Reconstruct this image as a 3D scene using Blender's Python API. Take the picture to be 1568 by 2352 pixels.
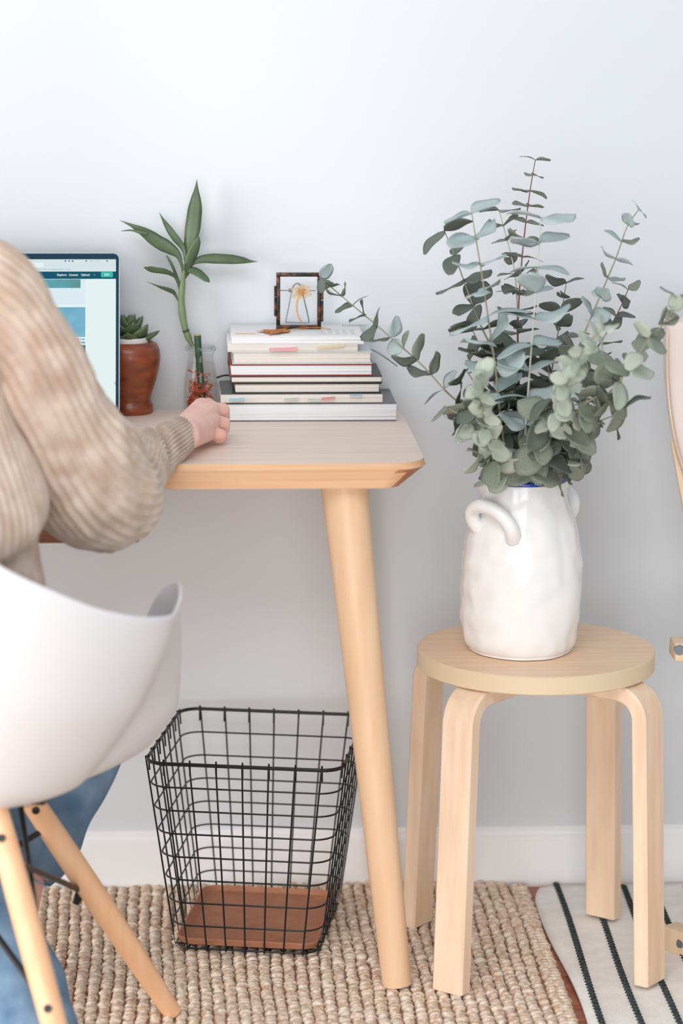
import bpy, bmesh, math, random
from mathutils import Vector, Matrix, noise
for o in list(bpy.data.objects): bpy.data.objects.remove(o)
PI = math.pi
SC = bpy.context.scene
COL = SC.collection

# ------------------------------------------------------------------ camera
FPX, CH, CD = 6695.9, 1.45235, 4.30266
PIT, YAW, ROLL = 0.19734, 0.0602, 0.00625
cF = Vector((math.sin(YAW)*math.cos(PIT), math.cos(YAW)*math.cos(PIT), -math.sin(PIT)))
_R = Vector((math.cos(YAW), -math.sin(YAW), 0)); _U = _R.cross(cF)
cR = _R*math.cos(ROLL)+_U*math.sin(ROLL); cU = _U*math.cos(ROLL)-_R*math.sin(ROLL)
CAM = Vector((0, -CD, CH))
cam = bpy.data.cameras.new('camera'); cam_o = bpy.data.objects.new('camera', cam); COL.objects.link(cam_o)
m = Matrix.Identity(4)
for i in range(3): m[i][0] = cR[i]; m[i][1] = cU[i]; m[i][2] = -cF[i]; m[i][3] = CAM[i]
cam_o.matrix_world = m
cam.sensor_fit = 'VERTICAL'; cam.sensor_height = 36; cam.sensor_width = 24; cam.lens = FPX/2352*36
cam.clip_start = .1; cam.clip_end = 60
cam.dof.use_dof = True; cam.dof.focus_distance = 4.13; cam.dof.aperture_fstop = 2.6
SC.camera = cam_o

# ------------------------------------------------------------------ world, daylight, exposure
w = bpy.data.worlds.new('world'); SC.world = w; w.use_nodes = True
bg = w.node_tree.nodes['Background']; bg.inputs[0].default_value = (.86, .93, 1, 1); bg.inputs[1].default_value = .56
def area(name, loc, target, sx, sy, power, col):
    l = bpy.data.lights.new(name, 'AREA'); l.shape = 'RECTANGLE'; l.size = sx; l.size_y = sy; l.energy = power; l.color = col
    o = bpy.data.objects.new(name, l); COL.objects.link(o); o.location = loc
    o.rotation_euler = (Vector(target)-Vector(loc)).to_track_quat('-Z', 'Y').to_euler()
area('window_daylight', (-.7, -5.5, .85), (.2, -.2, .3), 3.2, 1.9, 118, (1, .99, .985))
area('side_window_daylight', (-2.8, -1.7, .85), (.3, -.15, .3), 1.9, 1.5, 78, (1, .99, .985))
area('overhead_fill', (-.3, -2.9, 2.7), (.1, -.7, 0), 2.0, 1.4, 40, (1, .99, .985))  # added soft fill from above, lifts the desk, stool and rug tops
SC.view_settings.view_transform = 'Standard'; SC.view_settings.look = 'None'
SC.view_settings.gamma = 1; SC.view_settings.use_curve_mapping = False
SC.view_settings.exposure = 0.02

# ------------------------------------------------------------------ helpers
def ray(px, py): return cF+cR*((px-784)/FPX)+cU*((1176-py)/FPX)
def at(px, py, Y): r = ray(px, py); return CAM+r*((Y-CAM.y)/r.y)
def on(px, py, z): r = ray(px, py); return CAM+r*((z-CAM.z)/r.z)
def S(r, g, b):
    f = lambda c: (c/255/12.92 if c <= 10 else ((c/255+.055)/1.055)**2.4)
    return (f(r), f(g), f(b), 1)
RNG = random.Random(7)

def spline(pts, n, closed=False):
    P = [Vector(p) for p in pts]; N = len(P); out = []
    segs = N if closed else N-1
    for s in range(segs):
        if closed: a, b, c, d = P[s-1], P[s], P[(s+1) % N], P[(s+2) % N]
        else: a, b, c, d = P[max(s-1, 0)], P[s], P[s+1], P[min(s+2, N-1)]
        for k in range(n):
            t = k/n
            out.append(.5*((2*b)+(c-a)*t+(2*a-5*b+4*c-d)*t*t+(3*b-a-3*c+d)*t**3))
    if not closed: out.append(P[-1].copy())
    return out
def lerp(a, b, t): return a+(b-a)*t
def interp(tab, t):
    if t <= tab[0][0]: return tab[0][1]
    for (a, x), (b, y) in zip(tab, tab[1:]):
        if t <= b: return x+(y-x)*(t-a)/(b-a)
    return tab[-1][1]

class MB:
    def __init__(s): s.v = []; s.f = []; s.mi = []; s.uv = None
    def add(s, vs, fs, mi=0):
        o = len(s.v); s.v += [Vector(v) for v in vs]; s.f += [tuple(i+o for i in f) for f in fs]; s.mi += [mi]*len(fs); return s
    def box(s, c, size, M=None, mi=0, bev=0):
        bm = bmesh.new(); bmesh.ops.create_cube(bm, size=1)
        for v in bm.verts: v.co = Vector((v.co.x*size[0], v.co.y*size[1], v.co.z*size[2]))
        if bev: bmesh.ops.bevel(bm, geom=bm.edges[:], offset=bev, segments=2, affect='EDGES', profile=.5)
        M = M or Matrix.Identity(3); c = Vector(c)
        bm.verts.ensure_lookup_table()
        s.add([M @ v.co+c for v in bm.verts], [[v.index for v in f.verts] for f in bm.faces], mi); bm.free(); return s
    def rings(s, rings, closed=True, cap=(True, True), mi=0, loop=False):
        n = len(rings[0]); vs = [p for r in rings for p in r]; fs = []
        K = len(rings)
        for k in range(K if loop else K-1):
            a = k*n; b = ((k+1) % K)*n
            for i in range(n if closed else n-1):
                j = (i+1) % n; fs.append((a+i, a+j, b+j, b+i))
        if not loop and closed:
            if cap[0]: fs.append(tuple(range(n))[::-1])
            if cap[1]: fs.append(tuple((K-1)*n+i for i in range(n)))
        return s.add(vs, fs, mi)
    def tube(s, pts, r, seg=8, mi=0, closed=False, flat=1.0):
        P = [Vector(p) for p in pts]; n = len(P)
        R = r if isinstance(r, (list, tuple)) else [r]*n
        T = []
        for i in range(n):
            a = P[i-1] if (i or closed) else P[i]; b = P[(i+1) % n] if (i < n-1 or closed) else P[i]
            T.append((b-a).normalized())
        u = T[0].orthogonal().normalized(); rs = []
        for i in range(n):
            u = (u-T[i]*u.dot(T[i])).normalized(); v = T[i].cross(u)
            rs.append([P[i]+(u*math.cos(t)+v*math.sin(t)*flat)*R[i] for t in [2*PI*k/seg for k in range(seg)]])
        return s.rings(rs, loop=closed, mi=mi)
    def lathe(s, prof, seg=48, c=(0, 0, 0), mi=0, fn=None, cap=(True, True)):
        c = Vector(c); rs = []
        for r, z in prof:
            ring = []
            for k in range(seg):
                a = 2*PI*k/seg; rr = r+(fn(a, z, r) if fn else 0)
                ring.append(c+Vector((rr*math.cos(a), rr*math.sin(a), z)))
            rs.append(ring)
        return s.rings(rs, mi=mi, cap=cap)
    def ell(s, c, M, nu=8, nv=6, mi=0):
        c = Vector(c); vs = [M @ Vector((0, 0, 1))+c]; fs = []
        for j in range(1, nv):
            th = PI*j/nv
            for i in range(nu):
                ph = 2*PI*i/nu; vs.append(M @ Vector((math.sin(th)*math.cos(ph), math.sin(th)*math.sin(ph), math.cos(th)))+c)
        vs.append(M @ Vector((0, 0, -1))+c); L = len(vs)-1
        for i in range(nu): fs.append((0, 1+i, 1+(i+1) % nu)); fs.append((L, L-nu+(i+1) % nu, L-nu+i))
        for j in range(nv-2):
            for i in range(nu):
                a = 1+j*nu; fs.append((a+i, a+nu+i, a+nu+(i+1) % nu, a+(i+1) % nu))
        return s.add(vs, fs, mi)
    def sphere(s, c, r, nu=10, nv=8, mi=0): return s.ell(c, Matrix.Diagonal((r, r, r)) if not hasattr(r, '__len__') else Matrix.Diagonal(r), nu, nv, mi)
    def capsule(s, a, b, ra, rb, seg=14):
        a, b = Vector(a), Vector(b); d = b-a; L = d.length; d.normalize()
        u = d.orthogonal().normalized(); v = d.cross(u); rs = []
        st = [(-ra*math.cos(t), ra*math.sin(t)) for t in (.15, .5, .9, 1.3)]+[(L+rb*math.cos(t), rb*math.sin(t)) for t in (1.4, 1.0, .55, .15)]
        for h, r in st: rs.append([a+d*h+(u*math.cos(2*PI*k/seg)+v*math.sin(2*PI*k/seg))*r for k in range(seg)])
        return s.rings(rs)
    def mesh(s, name, mats, off=Vector((0, 0, 0)), smooth=True):
        me = bpy.data.meshes.new(name); me.from_pydata([tuple(v-off) for v in s.v], [], s.f)
        for mt in (mats if isinstance(mats, (list, tuple)) else [mats]): me.materials.append(mt)
        me.polygons.foreach_set('material_index', s.mi)
        bm = bmesh.new(); bm.from_mesh(me); bmesh.ops.recalc_face_normals(bm, faces=bm.faces[:]); bm.to_mesh(me); bm.free()
        if smooth:
            me.polygons.foreach_set('use_smooth', [True]*len(me.polygons))
            if smooth == True: me.set_sharp_from_angle(angle=math.radians(40))
        me.update(); return me
    def build(s, name, mats, parent=None, smooth=True, origin=None):
        off = root_loc(parent) if parent else Vector(origin) if origin is not None else Vector((0, 0, 0))
        o = bpy.data.objects.new(name, s.mesh(name, mats, off, smooth)); COL.objects.link(o)
        if parent: o.parent = parent
        else: o.location = off
        return o
def root_loc(o):
    l = Vector((0, 0, 0))
    while o is not None: l += o.location; o = o.parent
    return l
def tag(o, label, cat, group=None, kind=None):
    o['label'] = label; o['category'] = cat
    if group: o['group'] = group
    if kind: o['kind'] = kind
    return o
def thing(name, label, cat, loc, group=None):
    o = bpy.data.objects.new(name, None); COL.objects.link(o); o.location = loc; o.empty_display_size = .05
    return tag(o, label, cat, group)
def rot2(a): return Matrix.Rotation(a, 3, 'Z')

# ------------------------------------------------------------------ materials
def nodes(name):
    mt = bpy.data.materials.new(name); mt.use_nodes = True; nt = mt.node_tree
    return mt, nt, nt.nodes['Principled BSDF']
def mat(name, col, rough=.5, col2=None, scale=20, stretch=(1, 1, 1), bump=0, bscale=None, metal=0, detail=4, lo=.35, hi=.65, spec=.5, coat=0, trans=0, sheen=0):
    mt, nt, b = nodes(name); L = nt.links.new
    b.inputs['Base Color'].default_value = col; b.inputs['Roughness'].default_value = rough; b.inputs['Metallic'].default_value = metal
    b.inputs['Specular IOR Level'].default_value = spec
    if coat: b.inputs['Coat Weight'].default_value = coat; b.inputs['Coat Roughness'].default_value = .08
    if sheen: b.inputs['Sheen Weight'].default_value = sheen
    if col2 or bump:
        tc = nt.nodes.new('ShaderNodeTexCoord'); mp = nt.nodes.new('ShaderNodeMapping'); mp.inputs['Scale'].default_value = stretch
        L(tc.outputs['Object'], mp.inputs[0])
    if col2:
        nz = nt.nodes.new('ShaderNodeTexNoise'); nz.inputs['Scale'].default_value = scale; nz.inputs['Detail'].default_value = detail
        L(mp.outputs[0], nz.inputs[0]); cr = nt.nodes.new('ShaderNodeValToRGB')
        cr.color_ramp.elements[0].position = lo; cr.color_ramp.elements[0].color = col
        cr.color_ramp.elements[1].position = hi; cr.color_ramp.elements[1].color = col2
        L(nz.outputs[0], cr.inputs[0]); L(cr.outputs[0], b.inputs['Base Color'])
    if bump:
        n2 = nt.nodes.new('ShaderNodeTexNoise'); n2.inputs['Scale'].default_value = bscale or scale; n2.inputs['Detail'].default_value = 5
        L(mp.outputs[0], n2.inputs[0]); bp = nt.nodes.new('ShaderNodeBump'); bp.inputs['Strength'].default_value = bump; bp.inputs['Distance'].default_value = .002
        L(n2.outputs[0], bp.inputs['Height']); L(bp.outputs[0], b.inputs['Normal'])
    if trans:
        tr = nt.nodes.new('ShaderNodeBsdfTranslucent'); mx = nt.nodes.new('ShaderNodeMixShader'); mx.inputs[0].default_value = trans
        if col2: L(cr.outputs[0], tr.inputs[0])
        else: tr.inputs[0].default_value = col
        out = nt.nodes['Material Output']; L(b.outputs[0], mx.inputs[1]); L(tr.outputs[0], mx.inputs[2]); L(mx.outputs[0], out.inputs[0])
    return mt
def emit(name, col, st=1.0):
    mt, nt, b = nodes(name)
    b.inputs['Base Color'].default_value = (0, 0, 0, 1); b.inputs['Roughness'].default_value = .5; b.inputs['Specular IOR Level'].default_value = .05
    b.inputs['Emission Color'].default_value = col; b.inputs['Emission Strength'].default_value = st; return mt
def glassy(name, tint, ior=1.45, f=1.0):
    mt = bpy.data.materials.new(name); mt.use_nodes = True; nt = mt.node_tree; nt.nodes.clear(); L = nt.links.new
    t = nt.nodes.new('ShaderNodeBsdfTransparent'); t.inputs[0].default_value = tint
    g = nt.nodes.new('ShaderNodeBsdfGlossy'); g.inputs['Roughness'].default_value = .03
    lw = nt.nodes.new('ShaderNodeLayerWeight'); pw = nt.nodes.new('ShaderNodeMath'); pw.operation = 'POWER'; pw.inputs[1].default_value = 4
    fr = nt.nodes.new('ShaderNodeMath'); fr.operation = 'MULTIPLY_ADD'; fr.inputs[1].default_value = .5*f; fr.inputs[2].default_value = (ior-1)*.035
    L(lw.outputs['Facing'], pw.inputs[0]); L(pw.outputs[0], fr.inputs[0])
    mx = nt.nodes.new('ShaderNodeMixShader'); o = nt.nodes.new('ShaderNodeOutputMaterial')
    L(fr.outputs[0], mx.inputs[0]); L(t.outputs[0], mx.inputs[1]); L(g.outputs[0], mx.inputs[2]); L(mx.outputs[0], o.inputs[0]); return mt

m_wall = mat('wall_paint', S(215, 219, 223), .9, bump=.10, bscale=140)
m_base = mat('baseboard_paint', S(244, 245, 247), .55, bump=.05, bscale=60)
m_plank = mat('floor_wood', S(132, 66, 38), .4, S(176, 98, 60), 9, (1.2, 22, 8), bump=.1)
m_floor = mat('floor_dark', S(70, 36, 22), .7)
m_desk = mat('desk_wood', S(226, 202, 185), .42, S(238, 221, 207), 7, (.7, 26, 10), lo=.3, hi=.7)
m_edge = mat('desk_edge_wood', S(222, 172, 130), .4, S(232, 188, 148), 8, (.6, 14, 30))
m_endg = mat('end_grain_wood', S(158, 92, 60), .5, S(196, 128, 88), 30, (1, 6, 1))
m_leg = mat('desk_leg_wood', S(228, 188, 150), .38, S(234, 198, 162), 8, (6, 6, .6))
m_drawer = mat('drawer_wood', S(150, 96, 72), .5, S(172, 116, 90), 9, (1, 10, 30))
m_birch = mat('birch_ply', S(232, 200, 170), .4, S(240, 214, 188), 10, (7, 7, .7))
m_birchtop = mat('birch_top', S(233, 195, 160), .38, S(242, 210, 178), 8, (1, 16, 4))
m_birchrim = mat('birch_rim', S(222, 200, 168), .4)
m_beech = mat('beech_leg', S(233, 181, 138), .4, S(239, 193, 153), 10, (5, 5, .7))
m_shell = mat('white_plastic', S(226, 225, 228), .38)
m_black = mat('black_metal', S(20, 22, 24), .35, metal=0)
m_wire = mat('black_wire', S(14, 20, 20), .4)
m_tray = mat('brown_fibre', S(168, 112, 82), .75, S(180, 124, 94), 40, bump=.15, bscale=300)
m_skin = mat('skin', S(228, 176, 162), .5, S(238, 194, 180), 25)
m_skin.node_tree.nodes['Principled BSDF'].inputs['Subsurface Weight'].default_value = .12
m_skin.node_tree.nodes['Principled BSDF'].inputs['Subsurface Radius'].default_value = (.01, .004, .002)
m_sweat = mat('beige_knit', S(192, 166, 146), .95, S(216, 196, 180), 30, bump=.25, bscale=900, sheen=.3, spec=.1)
m_jean = mat('denim', S(80, 108, 138), .9, S(134, 158, 180), 22, bump=.25, bscale=900, spec=.15, lo=.3, hi=.75)
m_seam = mat('denim_seam', S(150, 172, 188), .9)
m_hair = mat('brown_hair', S(70, 46, 32), .5)
m_jute = mat('jute', S(206, 170, 140), .9, S(250, 236, 218), 120, bump=1.0, bscale=520, lo=.32, hi=.62, spec=.1)
m_juteb = mat('jute_backing', S(160, 120, 90), .95)
m_cotton = mat('white_cotton', S(240, 237, 232), .95, S(248, 246, 242), 40, bump=.8, bscale=420, spec=.1)
m_thread = mat('black_thread', S(26, 34, 36), .9, S(66, 76, 78), 300)
m_vase = mat('white_glaze', S(240, 239, 238), .16, bump=.12, bscale=24, spec=.5)
m_blue = mat('blue_glaze', S(24, 66, 170), .25)
m_page = mat('book_pages', S(206, 198, 190), .9, S(232, 226, 220), 1.0, (1.5, 1.5, 900), bump=.2, bscale=1)
m_pagew = mat('white_pages', S(176, 178, 184), .9, S(236, 236, 238), 1.0, (1.2, 1.2, 1100), bump=.3, bscale=1, lo=.34, hi=.52)
m_covw = mat('white_cover', S(230, 228, 227), .5)
m_covg = mat('grey_cover', S(196, 202, 204), .5)
m_covd = mat('dark_grey_cover', S(66, 72, 72), .35, S(104, 108, 108), 12)
m_covk = mat('black_cover', S(30, 28, 28), .45)
m_covr = mat('red_cover', S(128, 44, 34), .5)
m_covdk = mat('dark_brown_cover', S(52, 48, 46), .45)
m_print = mat('grey_print', S(196, 194, 192), .8)
m_orangep = mat('orange_print', S(232, 200, 160), .7)
m_barc = mat('barcode_print', S(150, 150, 150), .8)
m_tab = {k: mat('tab_'+k, c, .7) for k, c in dict(pink=S(232, 170, 172), yellow=S(228, 210, 164), blue=S(176, 212, 226), green=S(196, 216, 200), red=S(226, 160, 156)).items()}
m_patina = mat('dark_copper', S(34, 38, 36), .4, S(128, 72, 46), 120, metal=.6, lo=.48, hi=.66)
m_glass = glassy('frame_glass', (.995, .997, .997, 1), 1.15, .3)
m_bglass = glassy('bottle_glass', (.985, .99, .988, 1), 1.6, 1.7)
m_water = glassy('water', (.985, .965, .94, 1), 1.12)
m_petal = mat('dry_petal', S(226, 212, 192), .8, S(205, 178, 146), 300, trans=.35)
m_fcore = mat('flower_core', S(176, 112, 52), .8, S(206, 152, 88), 500)
m_dstem = mat('dry_stem', S(206, 160, 112), .7)
m_clip = mat('grey_wire', S(122, 124, 126), .35, metal=.5)
m_maple = mat('orange_leaf', S(178, 96, 30), .6, S(208, 130, 52), 120)
m_cane = mat('bamboo_cane', S(32, 62, 42), .4, S(58, 92, 60), 30, (1, 1, .3))
m_shoot = mat('bamboo_shoot', S(92, 112, 72), .45, S(124, 140, 100), 30, (1, 1, .4))
m_blade = mat('bamboo_leaf', S(70, 90, 62), .45, S(106, 124, 92), 14, (1, 1, 1), trans=.18)
m_cut = mat('cut_cane', S(196, 176, 120), .7)
m_root = mat('red_root', S(206, 92, 40), .5, S(168, 60, 26), 150)
m_pot = mat('red_wood', S(104, 44, 22), .38, S(156, 76, 40), 10, (3, 3, 9), coat=.15, lo=.3, hi=.7)
m_dish = mat('white_dish', S(236, 236, 234), .4)
m_succ = mat('succulent_green', S(66, 86, 58), .45, S(104, 122, 82), 60)
m_alu = mat('aluminium', S(120, 128, 134), .35, metal=.8)
m_bezel = mat('bezel_blue_reflection', S(8, 48, 70), .3, spec=.08)  # black glass bezel, its bluish reflection put into the base colour
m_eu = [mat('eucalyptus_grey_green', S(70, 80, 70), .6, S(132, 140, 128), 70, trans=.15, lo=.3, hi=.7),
        mat('eucalyptus_blue_green', S(160, 180, 178), .6, S(204, 216, 216), 60, trans=.15, lo=.3, hi=.7),
        mat('eucalyptus_olive', S(108, 118, 102), .6, S(166, 172, 156), 60, trans=.15, lo=.3, hi=.7),
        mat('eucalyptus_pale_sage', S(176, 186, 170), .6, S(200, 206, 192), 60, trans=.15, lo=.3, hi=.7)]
m_stem = [mat('stem_olive', S(150, 146, 118), .6), mat('stem_red', S(140, 92, 84), .6), mat('stem_pale', S(198, 198, 184), .6)]
m_pink = mat('pale_pink_canvas', S(236, 222, 216), .85, bump=.3, bscale=700)
m_pinkw = mat('pale_wood', S(226, 196, 164), .45, S(238, 212, 182), 12, (6, 6, .8))
m_bolt = mat('steel_bolt', S(150, 158, 164), .25, metal=.9)

# ------------------------------------------------------------------ setting
def struct(mb, name, mats, parent=None, smooth=True):
    o = mb.build(name, mats, parent, smooth)
    if not parent: o['kind'] = 'structure'
    return o
o = struct(MB().box((.2, .06, 1.5), (9, .12, 3.2)), 'wall_back', m_wall)
o['label'] = 'plain white painted wall behind the desk'
bb = MB(); prof = [(0, 0), (-.014, 0), (-.014, .080), (-.010, .0835), (-.010, .089), (-.004, .0945), (0, .0945)]
bb.rings([[Vector((x, y, z)) for y, z in prof] for x in (-4.3, 4.7)])
o = struct(bb, 'baseboard_back', m_base); o['label'] = 'white painted baseboard along the wall'
fl = struct(MB().box((.2, -2.6, -.03), (9, 5.4, .05)), 'floor', m_floor); fl['label'] = 'reddish brown wood plank floor'
pm = MB().box((0, 0, 0), (1.6, .066, .006), bev=.0012).mesh('plank', m_plank)
for r in range(26):
    for c in range(3):
        p = bpy.data.objects.new('plank', pm); COL.objects.link(p); p.parent = fl
        p.location = (-1.4+1.603*c+(.55*r % 1.6)-.4, -.035-.0672*r, -.003)

# jute rug -----------------------------------------------------------
RX0, RX1, RY0, RY1 = -.84, .533, -1.45, -.018
rug = thing('jute_rug', 'natural beige chunky woven jute rug under the desk and chair', 'rug', (-.1, -.5, 0))
MB().box(((RX0+RX1)/2, (RY0+RY1)/2, .0025), (RX1-RX0-.008, RY1-RY0-.008, .005), bev=.002).build('backing', m_juteb, rug)
MB().box(((RX0+RX1)/2-.4, -1.87, .005), (RX1-RX0+.8, .83, .010), bev=.002).build('far_weave', m_jute, rug)  # unseen forward panel, added to bounce light onto the lower wall
MB().box((RX0-.40, (RY0+RY1)/2, .005), (.80, RY1-RY0, .010), bev=.002).build('far_weave', m_jute, rug)
kb = MB(); rg = random.Random(3); nx = int((RX1-RX0)/.0172)
for i in range(nx):
    x = RX0+.009+i*.0172; y = RY0+rg.random()*.01
    while y < RY1:
        L = rg.uniform(.0072, .0108)
        Mx = rot2(rg.gauss(.42, .25)) @ Matrix.Rotation(rg.gauss(0, .2), 3, 'X') @ Matrix.Diagonal((.0098*rg.uniform(.82, 1.12), L*.66, .0062*rg.uniform(.7, 1.25)))
        kb.ell((x+.0016*math.sin(y*14+i*.3)+rg.gauss(0, .0006), y+L/2, .0062+rg.gauss(0, .0008)), Mx, 7, 5); y += L
for j in range(int((RY1-RY0)/.012)):       # bound edge
    y = RY0+j*.012
    for x in (RX1-.004, RX1+.006): kb.ell((x+rg.gauss(0, .001), y, .0058), rot2(rg.gauss(.3, .25)) @ Matrix.Diagonal((.010, .0066, .006)), 7, 5)
k = kb.build('knots', m_jute, rug, smooth='all'); k['kind'] = 'stuff'

# white rug ----------------------------------------------------------
wr = thing('striped_rug', 'white cotton rug with thin black braided stripes beside the jute rug', 'rug', (1, -.5, 0))
g = MB(); vs = []; fs = []; NX, NY = 90, 120
for j in range(NY+1):
    for i in range(NX+1):
        v = j/NY; u = i/NX; y = -.028-(2.2)*v  # rug drawn out beyond view in length and width for bounce light
        x0 = .556+.006*math.sin(y*9)+.012*max(0, 1-v*28)**2
        x = x0+u*1.6
        y -= .012*max(0, 1-u*36)**2*max(0, 1-v*16)
        vs.append((x, y, .0038+.0008*math.sin(x*31)*math.sin(y*17)))
W1 = NX+1
for j in range(NY):
    for i in range(NX): fs.append((j*W1+i, j*W1+i+1, j*W1+W1+i+1, j*W1+W1+i))
g.add(vs, fs); o = g.build('weave', m_cotton, wr)
sm = o.modifiers.new('thick', 'SOLIDIFY'); sm.thickness = .006; sm.offset = 0
for k, (a, b) in enumerate((((1277, 2032), (1384, 2352)), ((1354, 2035), (1472, 2352)), ((1430, 2037), (1558, 2352)), ((1500, 2040), (1640, 2352)), ((1577, 2040), (1728, 2352)))):
    A = on(*a, .007); B = on(*b, .007); sb = MB(); d = (B-A); n = int(d.length*1.8/.0115)
    for q in range(n):
        c = A+d*(q/n*1.8); c.x += .0015*math.sin(q*.11+k); c.z = .0082
        sb.ell(c, rot2(.95) @ Matrix.Diagonal((.0033, .0064, .0030)), 6, 4)
    sb.build('stripe', m_thread, wr, smooth='all')

# ------------------------------------------------------------------ desk
RG = .012; TZ = .752
desk = thing('desk', 'light wooden desk with rounded corner and tapered round legs', 'desk', (-.2, -.25, RG))
def outline(x0, x1, y0, y1, r, n=8):
    P = []
    for cx, cy, a0 in ((x1-r, y1-r, 0), (x0+r, y1-r, PI/2), (x0+r, y0+r, PI), (x1-r, y0+r, 1.5*PI)):
        for k in range(n+1): a = a0+PI/2*k/n; P.append((cx+r*math.cos(a), cy+r*math.sin(a)))
    return P
X0, X1, Y0, Y1 = -.83, .3465, -.483, -.02
def ring(ins, insx, z, r): return [Vector((x, y, z)) for x, y in outline(X0+insx, X1-insx, Y0+ins, Y1-ins, r)]
t = MB()
t.rings([ring(.007, .002, TZ, .05), ring(.0, .0, TZ-.008, .05)], cap=(True, False), mi=0)
t.rings([ring(0, 0, TZ-.008, .05), ring(.0015, .006, TZ-.013, .05), ring(.006, .036, TZ-.034, .03)], cap=(False, True), mi=1)
for i, f in enumerate(t.f):
    n = sum((t.v[a] for a in f), Vector())/len(f)
    if len(f) == 4 and t.mi[i] == 1 and n.x > .306: t.mi[i] = 2
    if len(f) == 4 and t.mi[i] == 0: t.mi[i] = 1
t.build('desktop', [m_desk, m_edge, m_endg], desk)
def dleg(tx, ty, bx, by):
    pts = [Vector((tx, ty, TZ-.030)).lerp(Vector((bx, by, RG)), k/10) for k in range(11)]
    MB().tube(pts, [lerp(.0325, .0205, (k/10)**.8) for k in range(11)], 40).build('leg', m_leg, desk)
dleg(.236, -.425, .313, -.462); dleg(.252, -.085, .324, -.050); dleg(-.714, -.425, -.79, -.462); dleg(-.714, -.085, -.78, -.050)
dr = MB(); zb, zt = .642, .7185
dr.box((-.24, -.455, (zb+zt)/2), (.40, .014, zt-zb), bev=.003)
dr.box((-.047, -.25, (zb+zt)/2), (.012, .40, zt-zb-.01), bev=.002); dr.box((-.434, -.25, (zb+zt)/2), (.012, .40, zt-zb-.01), bev=.002)
dr.box((-.24, -.25, zb+.006), (.39, .40, .006)); dr.box((-.24, -.055, (zb+zt)/2), (.39, .012, zt-zb-.01))
dw = dr.build('drawer', m_drawer, desk); dw['label'] = 'brown wooden drawer under the desktop'

# ------------------------------------------------------------------ stool
sx, sy, STH = .5143, -.338, .0833; SZ = .462
st = thing('stool', 'round birch stool with four bent plywood legs under the white vase', 'stool', (sx, sy, RG))
s_ = MB(); R = .1673; e = .0015
s_.lathe([(.0001, SZ), (R-e, SZ)], 96, (sx, sy, 0), 0, cap=(False, False))
s_.lathe([(R-e, SZ), (R, SZ-e), (R, SZ-.026+e), (R-e, SZ-.026), (.0001, SZ-.026)], 96, (sx, sy, 0), 1, cap=(False, False))
s_.build('seat', [m_birchtop, m_birchrim], st)
def stool_leg(a):
    d = Vector((math.cos(a), math.sin(a), 0)); tg = Vector((-d.y, d.x, 0)); zt_ = SZ-.026
    th, wd = .0235, .05; path = [(.055, zt_-th/2), (.10, zt_-th/2), (.145, zt_-th/2)]
    rc = .036; cx, cz = .148, zt_-th/2-rc
    for k in range(9): q = PI/2*(1-k/8); path.append((cx+rc*math.cos(q), cz+rc*math.sin(q)))
    r0 = cx+rc
    for k in range(1, 7): path.append((lerp(r0, .199, k/6), lerp(cz, RG+.0005, k/6)))
    mb = MB(); rings = []; n = len(path)
    for i, (r, z) in enumerate(path):
        a_ = path[max(i-1, 0)]; b_ = path[min(i+1, n-1)]; tx, tz = b_[0]-a_[0], b_[1]-a_[1]; l = math.hypot(tx, tz); nx_, nz_ = -tz/l, tx/l
        if i == n-1: nx_, nz_ = 1, 0
        c = Vector((sx, sy, 0)); rg_ = []; bv = .003
        for u, v in ((-1, -1), (-1, 1), (1, 1), (1, -1)):
            for (du, dv) in (((bv, 0), (0, bv)) if u*v > 0 else ((0, bv), (bv, 0))):
                uu = u*(th/2-du); vv = v*(wd/2-dv)
                rg_.append(c+d*(r+nx_*uu)+Vector((0, 0, z+nz_*uu))+tg*vv)
        rings.append(rg_)
    mb.rings(rings); return mb.build('leg', m_birch, st)
for q in (-3, -1, 1, 3): stool_leg(STH+q*PI/4)

# ------------------------------------------------------------------ wire basket
bc = Vector((.128, -.212, 0)); BR = rot2(-.185)
bk = thing('wire_basket', 'black wire waste basket standing on the jute rug', 'basket', (bc.x, bc.y, RG))
zR, zB = .298, .0175
def bhalf(z): t = (z-zB)/(zR-zB); return lerp(.104, .1405, t), lerp(.124, .150, t)
def bring(z, r=.026): hx, hy = bhalf(z); return [bc+BR @ Vector((x, y, z)) for x, y in outline(-hx, hx, -hy, hy, r, 6)]
MB().tube(bring(zR, .03), .0027, 8, closed=True).build('rim', m_wire, bk)
for k in range(8):
    z = lerp(zR, zB, (k+1)/8); MB().tube(bring(z, .03), .00135, 6, closed=True).build('hoop_wire', m_wire, bk)
def uwire(u, axis):
    pts = []
    for sgn in (-1, 1):
        run = []
        for k in range(9):
            z = lerp(zR+.0025, zB-.001, k/8); hx, hy = bhalf(z); o_ = .0022
            run.append(Vector((u*hx*.80, sgn*(hy+o_), z)) if axis else Vector((sgn*(hx+o_), u*hy*.82, z)))
        hk = run[0].copy(); hk2 = run[0].copy(); inn = .008
        hk = run[0]+(Vector((0, -sgn*inn*.5, .003)) if axis else Vector((-sgn*inn*.5, 0, .003)))
        hk2 = run[0]+(Vector((0, -sgn*inn*.7, -.020)) if axis else Vector((-sgn*inn*.7, 0, -.020)))
        run = [hk2, hk]+run
        pts += run if sgn < 0 else run[::-1]
    return MB().tube([bc+BR @ p for p in pts], .00135, 6).build('upright_wire', m_wire, bk)
for k in range(7): uwire(lerp(-1, 1, k/6), True); uwire(lerp(-1, 1, k/6), False)
ty = MB(); prof = [(-.012, .0205), (0, .0215), (.004, .030), (.0015, .0315), (-.004, .0245), (-.02, .0235)]
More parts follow.
